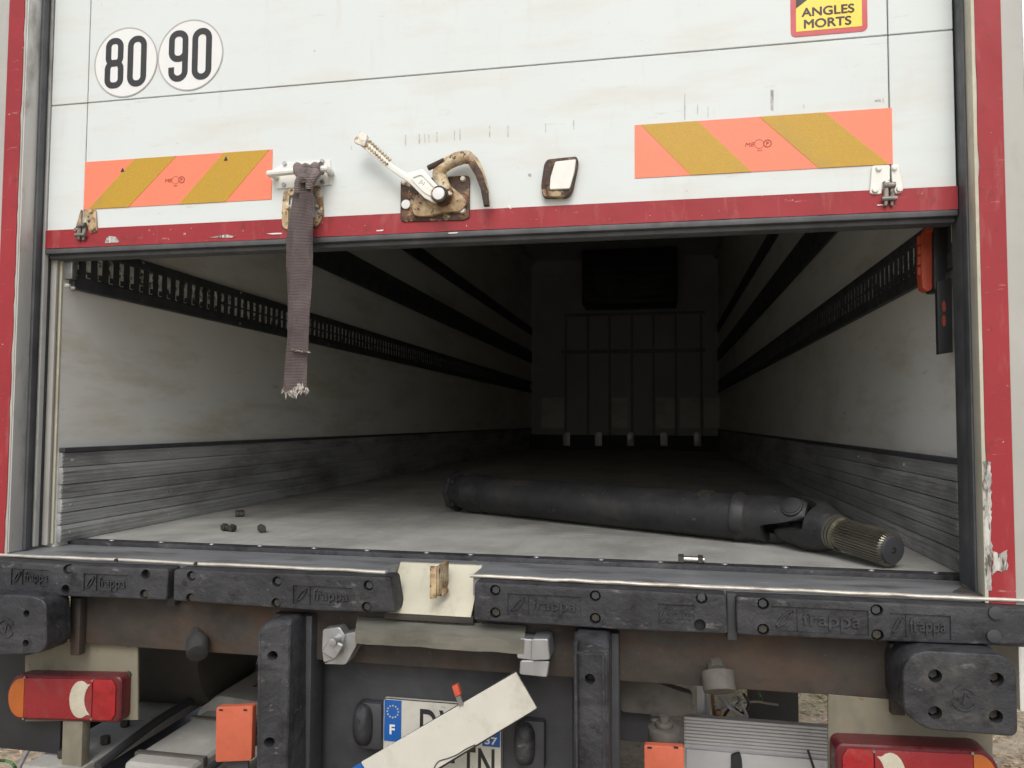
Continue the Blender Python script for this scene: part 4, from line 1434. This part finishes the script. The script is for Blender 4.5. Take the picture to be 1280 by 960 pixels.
# platform: ribbed face
p0, p1 = aY(855, 895, 0.35), aY(1036, 910, 0.35)
zt = p0.z
xa, xb = p0.x, p1.x + 0.05
box('platform_skin', ALUP, lift, xa, xb, 0.352, 0.372, 0.40, zt - 0.001)
bm = bmesh.new()
z = zt - 0.0005
for k in range(9):
    add_box(bm, xa, xb, 0.3475, 0.3545, z - 0.0072, z, bv=0.0012, seg=1)
    z -= 0.0088
finish('platform_ribs', bm, ALUP, lift)
box('platform_lip', ALUP, lift, xa + 0.005, xb, 0.343, 0.3515, z - 0.15, z - 0.003, bv=0.002)
q0, q1 = aY(806, 897, 0.2), aY(832, 960, 0.2)
bm = bmesh.new()
z = q0.z
add_box(bm, q0.x, q1.x - 0.012, 0.206, 0.216, 0.42, z)
for k in range(8):
    add_box(bm, q0.x, q1.x - 0.012, 0.2, 0.207, z - 0.0075, z - 0.0005, bv=0.0012, seg=1)
    z -= 0.0092
finish('platform_edge', bm, ALUP, lift)
bm = bmesh.new()
add_prism(bm, roundpoly(xz([(914, 944), (925, 941), (927, 947), (929, 975), (914, 975)], 0.335), 0.004), 0.33, 0.345, bv=0.002)
finish('platform_handle', bm, DARKP, lift)
bm = bmesh.new()
a, b = aY(1010, 938, 0.34), aY(1019, 965, 0.34)
add_cyl(bm, (a.x, 0.341, a.z), (b.x, 0.341, b.z), 0.003, n=8)
finish('platform_cable', bm, CABLEK, lift)
q = aY(877, 870, 0.45)
box('lift_post', ALUP, lift, q.x - 0.014, q.x + 0.014, 0.44, 0.46, 0.45, 1.02, bv=0.002)

# underneath: chassis, wheels, tank, flap
for sx in (-0.43, 0.43):
    box('chassis_rail', STEEL, truck, sx - 0.04, sx + 0.04, 0.16, 10.5, 0.74, 1.0, bv=0.01)
for yy in (1.0, 2.6, 4.4, 6.2):
    box('cross_member', STEEL, truck, -0.38, 0.38, yy, yy + 0.08, 0.80, 0.95, bv=0.006)
q = aY(238, 815, 0.45)
bm = bmesh.new()
add_cyl(bm, (-1.19, 0.55, 0.80), (-0.88, 0.55, 0.80), 0.20, n=36, bv=0.03)
finish('air_tank', bm, TANKM, truck)
box('dark_panel', DARKP, truck, -1.33, -1.10, 0.060, 0.072, 0.622, 0.93, bv=0.004)  # dark panel added to cover the ground below the left corner buffer
box('added_dark_sheet', STEEL, truck, -1.29, -0.52, 0.10, 2.6, 0.40, 0.412, bv=0.003)  # added dark sheet, keeps the gap beside the arm housing dark
box('added_dark_screen', DARKP, truck, -1.32, -1.30, 0.3, 0.92, 0.35, 0.80, bv=0.004)  # added dark screen, blocks the bright ground beyond the left side
f0, f1 = aY(934, 850, 1.35), aY(998, 850, 1.35)
box('mud_flap', DARKP, truck, f0.x, f1.x, 1.35, 1.362, 0.22, 0.95, bv=0.004)
box('mud_flap', DARKP, truck, -1.18, -0.82, 1.35, 1.362, 0.22, 0.95, bv=0.004)


def wheel(x0, x1, y, r=0.49):
    sg = 1 if x1 > x0 else -1
    wroot = empty('wheel', ((x0 + x1) / 2, y, r), truck)
    bm = bmesh.new()
    prof = [(0.0, 0.60), (0.0, 0.93), (0.08, 0.985), (0.2, 1.0), (0.8, 1.0), (0.92, 0.985), (1.0, 0.93), (1.0, 0.60)]
    n = 40
    rings = []
    for u, v in prof:
        x = x0 + (x1 - x0) * u
        rings.append([bm.verts.new((x, y + v * r * math.cos(2 * PI * k / n), r + v * r * math.sin(2 * PI * k / n))) for k in range(n)])
    for a, b in zip(rings, rings[1:]):
        for k in range(n):
            bm.faces.new((a[k], a[(k + 1) % n], b[(k + 1) % n], b[k]))
    finish('tyre', bm, TYRE, wroot)
    bm = bmesh.new()
    add_cyl(bm, (x0 + (x1 - x0) * 0.3, y, r), (x1 - (x1 - x0) * 0.15, y, r), r * 0.61, n=32)
    add_cyl(bm, (x1 - (x1 - x0) * 0.15, y, r), (x1 + sg * 0.02, y, r), 0.10, n=20)
    finish('rim', bm, STEEL, wroot)


for y in (4.0, 8.9):
    for sg in (-1, 1):
        wheel(sg * 0.64, sg * 0.91, y)
        wheel(sg * 0.94, sg * 1.21, y)
for yy in (4.0, 8.9):
    cyl('axle', STEEL, truck, (-0.9, yy, 0.49), (0.9, yy, 0.49), 0.08, n=16)
box('side_panel', BODYW, truck, 1.262, 1.275, 0.10, 0.9, 0.90, 1.04, bv=0.004)


# cables behind the rubber stop
def cable(m, pxs, Y, r):
    bm = bmesh.new()
    add_tube(bm, smooth_path([aY(a, b, Y + (k % 2) * 0.03) for k, (a, b) in enumerate(pxs)], 6), r, 7)
    finish('cable', bm, m, truck)


cable(CABLEG, [(888, 850), (898, 868), (912, 884), (930, 897), (934, 905)], 0.40, 0.005)
cable(CABLEG, [(894, 880), (902, 886), (912, 880), (922, 872), (927, 880), (934, 896)], 0.42, 0.004)
cable(CABLEG, [(882, 850), (884, 870), (885, 905)], 0.40, 0.004)
cable(CABLEB, [(889, 850), (891, 875), (894, 905)], 0.43, 0.005)
cable(CABLEK, [(905, 895), (915, 884), (928, 892), (936, 880), (930, 868)], 0.45, 0.004)
cable(CABLEG, [(915, 882), (924, 894), (930, 886), (932, 899)], 0.44, 0.003)
bm = bmesh.new()
q = aY(897, 893, 0.41)
add_cyl(bm, (q.x, 0.41, q.z - 0.03), (q.x + 0.003, 0.41, q.z + 0.012), 0.012, 0.008, n=12)
finish('cable_plug', bm, CABLEB, truck)
cable(CABLEG, [(40, 905), (42, 925), (34, 940), (24, 960)], 0.2, 0.006)
cable(LEAFG, [(-5, 951), (8, 951), (16, 955), (20, 962)], 0.0, 0.004)

# ================================================================== LOOSE THINGS
# strap hung on the handle bar
hb = aY(385, 214, DY - 0.036)
strap = empty('strap', (hb.x, DY - 0.05, 1.5))
tag(strap, 'frayed grey brown webbing strap knotted on the door pull handle', 'strap')


def webbing(name, px_left, px_right, Yf, th=0.003, wav=0.004, ph=0.0):
    bm = bmesh.new()
    ncol = 7
    rows = []
    n = len(px_left)
    for i, (l, r) in enumerate(zip(px_left, px_right)):
        Y = Yf(i / (n - 1))
        row = []
        for k in range(ncol + 1):
            t = k / ncol
            q = aY(l[0] + (r[0] - l[0]) * t, l[1] + (r[1] - l[1]) * t, Y)
            q.y += wav * math.sin(t * PI + ph + i * 0.25) - 0.002 * math.cos(t * 2 * PI)
            row.append(bm.verts.new(q))
        rows.append(row)
    for a, b in zip(rows, rows[1:]):
        for k in range(ncol):
            bm.faces.new((a[k], a[k + 1], b[k + 1], b[k]))
    bmesh.ops.solidify(bm, geom=bm.faces[:], thickness=th)
    return finish(name, bm, STRAPM, strap)


def interp(keys, n):
    out = []
    for i in range(n):
        y = keys[0][1] + (keys[-1][1] - keys[0][1]) * i / (n - 1)
        for (x0_, y0_), (x1_, y1_) in zip(keys, keys[1:]):
            if y <= y1_ + 1e-6:
                t = (y - y0_) / (y1_ - y0_)
                out.append((x0_ + (x1_ - x0_) * t + random.uniform(-0.3, 0.3), y))
                break
    return out


L = interp([(376, 220), (375, 235), (371, 262), (366, 300), (365, 360), (364, 400), (363, 435)], 40)
R = interp([(384, 219), (392, 235), (393, 262), (391, 300), (390, 360), (388, 400), (385.5, 439)], 40)
webbing('strap_front_tail', L, R, lambda t: DY - 0.056 + 0.006 * math.sin(t * 5))
L = interp([(371, 226), (366, 243), (362, 275), (359, 300), (359, 360), (359.5, 430), (355, 490)], 44)
R = interp([(380, 225), (380, 243), (381, 275), (383, 300), (384, 360), (384, 430), (383, 488)], 44)
webbing('strap_back_tail', L, R, lambda t: DY - 0.040 + 0.006 * math.sin(t * 4 + 1), ph=1.5)
# knot wound round the bar
bm = bmesh.new()
a, b = aY(370, 212.5, DY - 0.036), aY(402, 210.5, DY - 0.036)
nn = 26
pts, rad = [], []
for i in range(nn + 1):
    t = i / nn
    pts.append((a.x + (b.x - a.x) * t, DY - 0.036, a.z + (b.z - a.z) * t))
    rad.append(0.0155 + 0.0022 * math.sin(t * 19) + 0.002 * math.sin(t * 7 + 1))
add_tube(bm, pts, rad, 16)
# folds dropping from the bar to the gathered point
for sx, ex in ((374, 379), (381, 381), (388, 385), (397, 388)):
    p, q = aY(sx, 214, DY - 0.050), aY(ex, 228, DY - 0.052)
    add_tube(bm, smooth_path([p, (p + q) / 2 + Vector((0.002, -0.004, 0)), q], 5), [0.013] * 5 + [0.012] * 6, 10)
add_tube(bm, smooth_path([aY(373, 240, DY - 0.045), aY(373, 228, DY - 0.056), aY(379, 221, DY - 0.062), aY(386, 225, DY - 0.058), aY(387, 236, DY - 0.052)], 5), 0.010, 10)
finish('strap_knot', bm, STRAPM, strap)
# frayed ends
bm = bmesh.new()
for i in range(150):
    if i < 110:
        t = random.random()
        q = aY(355 + 29 * t, 489 + random.uniform(-6, 4) - (6 * t if t > 0.55 else 0), DY - 0.042)
        ln = random.uniform(0.006, 0.018)
    else:
        t = random.random()
        q = aY(363.5 + 22 * t, 435 + 4 * t, DY - 0.058)
        ln = random.uniform(0.003, 0.007)
    d = Vector((random.uniform(-0.7, 0.7), random.uniform(-0.6, 0.4), -1)).normalized()
    e = Vector((random.uniform(-1, 1), random.uniform(-1, 1), 0)) * 0.004
    add_tube(bm, [q, q + d * ln * 0.6 + e, q + d * ln + e * 1.8], [0.0011, 0.0009, 0.0005], 4)
tag(finish('strap_fray', bm, FRAY, strap), kind='stuff')

# load bar end clipped into the right hand rail
lb = empty('load_restraint', (1.16, 0.25, 1.69))
tag(lb, 'black load restraint with orange red grip hooked on the right wall rail', 'restraint')
bm = bmesh.new()
ogp = [(1150, 292), (1158, 288), (1164, 287), (1164, 362), (1159, 365), (1152, 362), (1150, 345)]
add_prism(bm, roundpoly(xz(ogp, 0.26), 0.006), 0.25, 0.285, bv=0.005)
for k in range(4):
    q = aY(1149.5, 300 + 13 * k, 0.262)
    add_cyl(bm, (q.x, 0.262, q.z + 0.010), (q.x, 0.262, q.z - 0.010), 0.006, n=10, bv=0.002)
finish('grip', bm, REDTAG, lb)
box('grip_flange', REDTAG, lb, aY(1156, 290, 0.25).x, aY(1167, 290, 0.25).x, 0.24, 0.275, aY(1160, 289, 0.25).z - 0.003, aY(1160, 285, 0.25).z, bv=0.002)
bm = bmesh.new()
add_prism(bm, roundpoly(xz([(1164.5, 270), (1178, 268), (1183, 290), (1182, 330), (1178, 364), (1165, 364)], 0.25), 0.008), 0.235, 0.30, bv=0.005)
add_prism(bm, roundpoly(xz([(1160, 276), (1165, 270), (1171, 274), (1170, 286), (1159, 285)], 0.25), 0.004), 0.24, 0.28, bv=0.003)
add_box(bm, aY(1175, 300, 0.26).x, XR - 0.028, 0.24, 0.27, 1.955, 2.0)
finish('ratchet_body', bm, DARKP, lb)
bm = bmesh.new()
add_prism(bm, xz([(1171, 352), (1190, 346), (1191.5, 440), (1173, 443)], 0.23), 0.23, 0.245, bv=0.003)
finish('handle_flap', bm, DARKP, lb)
bm = bmesh.new()
for py in (383, 401):
    x, z = xz([(1180, py)], 0.229)[0]
    add_prism(bm, circle(x, z, 0.0045, 12, 0.014), 0.2285, 0.231)
finish('red_print', bm, REDINK, lb, smooth=0)

# propeller shaft lying on the floor
A = aZ(556, 641, FZ)
B = aZ(1003, 690, FZ)
R_T = 0.068
axis = (Vector((B.x, B.y, 0)) - Vector((A.x, A.y, 0))).normalized()
side = Vector((-axis.y, axis.x, 0))
P0 = Vector((A.x, A.y, FZ)) + side * 0.06
Lsh = (Vector((B.x, B.y, 0)) - Vector((A.x, A.y, 0))).length
ps = empty('propeller_shaft', (P0.x, P0.y, FZ))
tag(ps, 'black propeller shaft with universal joint and bare splined end lying on the floor', 'propeller shaft')


def S(u, v, h):  # along axis, sideways (towards inside of truck +), height of axis above floor
    return P0 + axis * u + side * v + Vector((0, 0, h))


HC = 0.078
bm = bmesh.new()
add_cyl(bm, S(0.085, 0, HC), S(0.16, 0, HC), 0.074, R_T, n=40)
add_cyl(bm, S(0.155, 0, HC), S(Lsh - 0.20, 0, HC - 0.004), R_T, n=48)
add_cyl(bm, S(Lsh - 0.205, 0, HC - 0.004), S(Lsh - 0.14, 0, HC - 0.004), R_T + 0.004, R_T - 0.012, n=40)
finish('tube', bm, SHAFTM, ps)
bm = bmesh.new()
add_cyl(bm, S(0.0, 0, HC), S(0.022, 0, HC), 0.078, n=8, bv=0.004)
add_cyl(bm, S(0.022, 0, HC), S(0.09, 0, HC), 0.058, 0.072, n=32)
finish('end_flange', bm, SHAFTM, ps)
for k in range(4):
    a = PI / 4 + k * PI / 2
    c = S(0.022, math.cos(a) * 0.062, HC + math.sin(a) * 0.062)
    cyl('flange_bolt', BOLTD, ps, c, c + axis * 0.012, 0.008, n=6)
for u_ in (0.158, Lsh - 0.205):
    bm = bmesh.new()
    add_cyl(bm, S(u_ - 0.006, 0, HC - 0.001), S(u_ + 0.006, 0, HC - 0.001), R_T + 0.0035, n=40, bv=0.003)
    finish('weld_bead', bm, SHAFTM, ps)
for u_, ang in ((0.36, 0.9), (Lsh - 0.30, 1.2)):
    dv = (-side * math.cos(ang) + Vector((0, 0, 1)) * math.sin(ang)).normalized()
    ov = axis.cross(dv)
    cc = S(u_, 0, HC - 0.002) + dv * (R_T - 0.001)
    b2 = bmesh.new()
    vs_ = [b2.verts.new(cc + axis * a_ + ov * o_ + dv * d_) for d_ in (-0.004, 0.004) for a_, o_ in ((-0.022, -0.014), (0.022, -0.014), (0.022, 0.014), (-0.022, 0.014))]
    for f_ in ((0, 1, 2, 3), (7, 6, 5, 4), (0, 4, 5, 1), (1, 5, 6, 2), (2, 6, 7, 3), (3, 7, 4, 0)):
        b2.faces.new([vs_[q_] for q_ in f_])
    finish('balance_weight', b2, BOLTD, ps)
# fork on the tube: two arms carrying the bearing cups, seen from the upper front side
U = Lsh - 0.03
Jc = S(U, 0, HC)
f_up = (Vector((0, 0, 1)) * 0.62 - side * 0.78).normalized()        # fork arm direction of the tube side yoke
f_sd = axis.cross(f_up).normalized()


def arm(bm, base, dirn, pivot, wdir, wb_, wt, th, r):
    """yoke ear from base to pivot: a tapered plate with rounded end"""
    d = (pivot - base)
    Ln = d.length
    d.normalize()
    n_ = wdir.cross(d).normalized()
    pts = [(-wb_, 0), (-wt, Ln * 0.75)]
    for i in range(9):
        a = PI - PI * i / 8
        pts.append((r * math.cos(a), Ln + r * math.sin(a) * 0.95))
    pts += [(wt, Ln * 0.75), (wb_, 0)]
    b2 = bmesh.new()
    va = [b2.verts.new(base + wdir * x + d * y - n_ * th / 2) for x, y in pts]
    vb = [b2.verts.new(base + wdir * x + d * y + n_ * th / 2) for x, y in pts]
    b2.faces.new(va)
    b2.faces.new(vb[::-1])
    for i in range(len(pts)):
        j = (i + 1) % len(pts)
        b2.faces.new((va[i], vb[i], vb[j], va[j]))
    bmesh.ops.recalc_face_normals(b2, faces=b2.faces)
    bevel(b2, b2.edges[:], 0.011, 4)
    merge(bm, b2)




def crown(bm, org, ax, e1, u0, ub, ue, rfun, thick):
    """fork: a thick shell round the axis whose rim runs out into two ears along +-e1"""
    e2 = ax.cross(e1).normalized()
    nt, ns = 72, 14
    outer, inner = [], []
    for k in range(nt):
        th = 2 * PI * k / nt
        c_, s_ = math.cos(th), math.sin(th)
        w_ = min(1.0, max(0.0, (abs(c_) - 0.60) / 0.34))
        w_ = w_ * w_ * (3 - 2 * w_)
        uend = ub + (ue - ub) * w_
        co, ci = [], []
        for m_ in range(ns + 1):
            t = m_ / ns
            u = u0 + (uend - u0) * t
            r = rfun((u - u0) / (ue - u0), abs(c_))
            rd = e1 * c_ + e2 * s_
            co.append(bm.verts.new(org + ax * u + rd * (r - (0.006 if m_ == ns else 0))))
            ci.append(bm.verts.new(org + ax * u + rd * (r - thick + (0.004 if m_ == ns else 0))))
        outer.append(co)
        inner.append(ci)
    for k in range(nt):
        q_ = (k + 1) % nt
        for m_ in range(ns):
            bm.faces.new((outer[k][m_], outer[q_][m_], outer[q_][m_ + 1], outer[k][m_ + 1]))
            bm.faces.new((inner[k][m_], inner[k][m_ + 1], inner[q_][m_ + 1], inner[q_][m_]))
        bm.faces.new((outer[k][ns], outer[q_][ns], inner[q_][ns], inner[k][ns]))
        bm.faces.new((outer[k][0], inner[k][0], inner[q_][0], outer[q_][0]))


bm = bmesh.new()
Tend = S(Lsh - 0.17, 0, HC - 0.002)
crown(bm, Tend, axis, f_up, 0.0, 0.055, 0.178, lambda t, c: R_T - 0.003 + 0.006 * math.sin(min(1, t) * PI * 0.5), 0.027)
add_cyl(bm, S(Lsh - 0.18, 0, HC - 0.002), S(Lsh - 0.128, 0, HC - 0.002), R_T - 0.012, n=36)
finish('tube_yoke', bm, SHAFTM, ps, smooth=50)
bm = bmesh.new()
for sg in (1, -1):
    add_cyl(bm, Jc + f_up * sg * 0.046, Jc + f_up * sg * 0.073, 0.030, n=28, bv=0.003)
    add_cyl(bm, Jc + f_up * sg * 0.070, Jc + f_up * sg * 0.0755, 0.024, n=28, bv=0.001)
finish('bearing_cup', bm, SHAFTM, ps)
bm = bmesh.new()
tip = aY(1122, 689, 0.20)
tipc = Vector((tip.x, 0.23, FZ + 0.047))
sdirn = (tipc - Jc).normalized()
s_sd = f_sd - sdirn * f_sd.dot(sdirn)
s_sd.normalize()
add_cyl(bm, Jc - f_up * 0.05, Jc + f_up * 0.05, 0.019, n=18)
add_cyl(bm, Jc - f_sd * 0.05, Jc + f_sd * 0.05, 0.019, n=18)
finish('joint_cross', bm, SHAFTM, ps)
bm = bmesh.new()
s_up = sdirn.cross(s_sd).normalized()
crown(bm, Jc + sdirn * 0.150, -sdirn, s_sd, 0.0, 0.062, 0.190, lambda t, c: 0.044 + 0.027 * min(1.0, t / 0.42) ** 0.8, 0.026)
add_cyl(bm, Jc + sdirn * 0.152, Jc + sdirn * 0.088, 0.043, 0.052, n=30)
finish('stub_yoke', bm, SHAFTM, ps, smooth=50)
bm = bmesh.new()
for k in range(3):
    add_cyl(bm, Jc + sdirn * (0.142 + 0.010 * k), Jc + sdirn * (0.149 + 0.010 * k), 0.047 - 0.001 * k, n=32, bv=0.0015)
finish('collar_ring', bm, SPLINE, ps)
bm = bmesh.new()
Ltip = (tipc - Jc).length
nteeth = 36
s0, s1 = 0.165, Ltip - 0.006
rings = []
for u in (s0, s0 + 0.02, s1 - 0.006, s1):
    ring = []
    for k in range(nteeth * 2):
        r = 0.043 if (k % 2 == 0) else 0.0385
        if u == s0:
            r = 0.0385
        if u == s1:
            r -= 0.004
        for da in (-0.3, 0.3):
            a = 2 * PI * (k + da) / (nteeth * 2)
            ring.append(bm.verts.new(Jc + sdirn * u + s_sd * r * math.cos(a) + s_up * r * math.sin(a)))
    rings.append(ring)
nr = len(rings[0])
for a, b in zip(rings, rings[1:]):
    for k in range(nr):
        bm.faces.new((a[k], a[(k + 1) % nr], b[(k + 1) % nr], b[k]))
bm.faces.new(rings[0][::-1])
bm.faces.new(rings[-1])
finish('splined_stub', bm, SPLINE, ps, smooth=20)
bm = bmesh.new()
add_cyl(bm, tipc - sdirn * 0.007, tipc, 0.035, 0.033, n=32, bv=0.001)
finish('stub_end', bm, STEEL, ps)
bm = bmesh.new()
add_cyl(bm, tipc - sdirn * 0.002, tipc + sdirn * 0.0008, 0.008, n=16)
finish('centre_hole', bm, HOLE, ps)
bm = bmesh.new()
c = tipc + s_sd * 0.003 - s_up * 0.004
add_cyl(bm, c - sdirn * 0.001, c + sdirn * 0.002, 0.003, n=8)
finish('centre_glint', bm, BOLTM, ps)


# loose bolts
def bolt(pos, ang, L_, label, rh=0.012, shank=BOLTD):
    root = empty('bolt', (pos.x, pos.y, FZ))
    d = Vector((math.cos(ang), math.sin(ang), 0))
    c = Vector((pos.x, pos.y, FZ + rh * 0.95))
    bm = bmesh.new()
    add_cyl(bm, c - d * L_ / 2, c - d * (L_ / 2 - 0.014), rh, n=6, bv=0.001)
    finish('bolt_head', bm, BOLTD, root)
    bm = bmesh.new()
    add_cyl(bm, c - d * (L_ / 2 - 0.013), c + d * L_ / 2, rh * 0.66, n=14)
    finish('bolt_shank', bm, shank, root)
    bm = bmesh.new()
    add_cyl(bm, c + d * (L_ / 2 - 0.016), c + d * (L_ / 2 - 0.004), rh * 0.98, n=6, bv=0.001)
    finish('nut', bm, BOLTD, root)
    tag(root, label, 'bolt', 'loose bolts on the truck floor')


bolt(aZ(286, 664.5, FZ), -0.25, 0.050, 'longer dark bolt with nut lying crosswise on the floor beside a shorter bolt', 0.013)
bolt(aZ(327, 665.5, FZ), -0.95, 0.040, 'short dark bolt lying right beside the longer crosswise bolt', 0.013)
bolt(aZ(300, 646, FZ), 0.4, 0.032, 'small dark bolt deeper in the truck behind the pair of bolts', 0.013)
q = aZ(865, 709.5, FZ)
bolt(Vector((q.x, max(q.y, 0.2), FZ)), -0.02, 0.064, 'shiny bolt with nut at the floor edge in front of the propeller shaft', 0.0125, BOLTM)

# blank plate hanging askew in front of the number plate
yb = -0.03
bl = empty('blank_plate', (-0.05, yb, 0.62))
tag(bl, 'blank white strip plate hanging askew across the registration plate', 'plate')
c1, c2, c3, c4 = aY(645, 840, yb), aY(672, 886, yb), aY(500, 985, yb), aY(452, 957, yb)
pts = [(645, 840.5), (671, 885.5), (480, 1001), (451, 953)]
bm = bmesh.new()
add_prism(bm, roundpoly(xz(pts, yb), 0.003), yb, yb + 0.004, bv=0.0008, seg=1)
finish('white_face', bm, PLATEW, bl)
bm = bmesh.new()
add_prism(bm, roundpoly(xz([(645, 838.5), (673.5, 886), (459, 1018), (427, 968)], yb), 0.004), yb + 0.0042, yb + 0.007)
finish('black_backing', bm, INK, bl)
bm = bmesh.new()
add_prism(bm, xz([(450.3, 953.5), (479.3, 1001.5), (461, 1013), (432, 965)], yb), yb, yb + 0.004)
finish('blue_end', bm, EUBLUE, bl)
bm = bmesh.new()
path = [aY(a, b, yb - 0.002) for a, b in ((542, 961), (548, 952), (560, 948), (572, 943), (583, 936), (594, 931))]
add_tube(bm, smooth_path(path, 4), 0.0012, 6)
finish('torn_edge', bm, INK, bl)
# red tipped connector over the plate
rc = empty('cable_connector', (aY(572, 880, yb).x, yb - 0.01, aY(572, 882, yb).z))
tag(rc, 'small red tipped metal connector above the blank white plate', 'connector')
bm = bmesh.new()
add_prism(bm, xz([(565, 858), (572, 855), (576, 868), (569, 871)], yb - 0.008), yb - 0.010, yb + 0.002, bv=0.002)
finish('red_tip', bm, REDTAG, rc)
bm = bmesh.new()
add_prism(bm, xz([(569, 871), (575.5, 869), (579, 881), (574, 883)], yb - 0.006), yb - 0.007, yb - 0.001, bv=0.001, seg=1)
finish('metal_tab', bm, ALU, rc)

# twig with a few green leaves caught under the body
tw = empty('twig', aY(940, 880, 0.5))
tag(tw, 'thin grey twig with small green leaves caught above the ribbed platform', 'twig')
bm = bmesh.new()
add_tube(bm, smooth_path([aY(920, 882, 0.46), aY(934, 878, 0.48), aY(946, 877, 0.5), aY(958, 879, 0.5), aY(973, 881, 0.5)], 5), 0.0032, 6)
add_tube(bm, smooth_path([aY(951, 878, 0.5), aY(952, 873, 0.5), aY(949, 866, 0.5)], 4), 0.002, 6)
finish('stem', bm, TWIGM, tw)
for (a, b, c, d) in ((951, 876, 949, 870), (951, 877, 953, 872), (950, 868, 948, 863), (920, 882, 924, 875), (925, 877, 930, 874)):
    p, q = aY(a, b, 0.495), aY(c, d, 0.49)
    m_ = (p + q) / 2
    o_ = Vector((0.006, 0.002, 0.002))
    bm = bmesh.new()
    va = [bm.verts.new(v) for v in (p, m_ + o_, q, m_ - o_)]
    bm.faces.new(va)
    bmesh.ops.solidify(bm, geom=bm.faces[:], thickness=0.0006)
    finish('leaf', bm, LEAFG, tw)

# ================================================================== GROUND COVER
def litter(name, nfaces, boxes, m, label, cat, smin, smax):
    vs, fs = [], []
    for i in range(nfaces):
        x0, x1_, y0, y1 = random.choice(boxes)
        x, y = random.uniform(x0, x1_), random.uniform(y0, y1)
        s = random.uniform(smin, smax)
        a = random.uniform(0, 2 * PI)
        tz = random.uniform(-0.4, 0.4)
        z = random.uniform(0.004, 0.02) + s * 0.4
        dx, dy = math.cos(a) * s, math.sin(a) * s
        k = len(vs)
        vs += [(x - dx, y - dy, z - tz * s * 0.5), (x - dy * 0.45, y + dx * 0.45, z + 0.3 * s), (x + dx, y + dy, z + tz * s * 0.5), (x + dy * 0.45, y - dx * 0.45, z + 0.25 * s)]
        fs += [(k, k + 1, k + 2), (k, k + 2, k + 3)]
    me = bpy.data.meshes.new(name)
    me.from_pydata(vs, [], fs)
    me.materials.append(m)
    o = bpy.data.objects.new(name, me)
    COL.objects.link(o)
    tag(o, label, cat, kind='stuff')


litter('leaf_litter', 34000, [(-4.5, -1.0, 0.5, 6.5), (0.8, 4.5, 0.5, 6.5), (-4.5, 4.5, -1.0, 1.0)], LEAFB, 'dry brown leaf litter scattered over the ground', 'leaves', 0.010, 0.026)
vs, fs = [], []
for i in range(9000):
    if random.random() < 0.75:
        x, y = random.gauss(1.62, 0.25), random.gauss(3.5, 0.3)
    else:
        x, y = random.uniform(1.4, 6), random.uniform(3.4, 9)
    if x < 1.35 or y < 2.9:
        continue
    h = random.uniform(0.04, 0.14)
    a = random.uniform(0, 2 * PI)
    wx, wy = math.cos(a) * 0.004, math.sin(a) * 0.004
    lx, ly = random.uniform(-0.05, 0.05), random.uniform(-0.05, 0.05)
    k = len(vs)
    vs += [(x - wx, y - wy, 0), (x + wx, y + wy, 0), (x + lx, y + ly, h)]
    fs.append((k, k + 1, k + 2))
me = bpy.data.meshes.new('grass')
me.from_pydata(vs, [], fs)
me.materials.append(GRASSM)
o = bpy.data.objects.new('grass', me)
COL.objects.link(o)
tag(o, 'green grass tufts growing beyond the truck side', 'grass', kind='stuff')
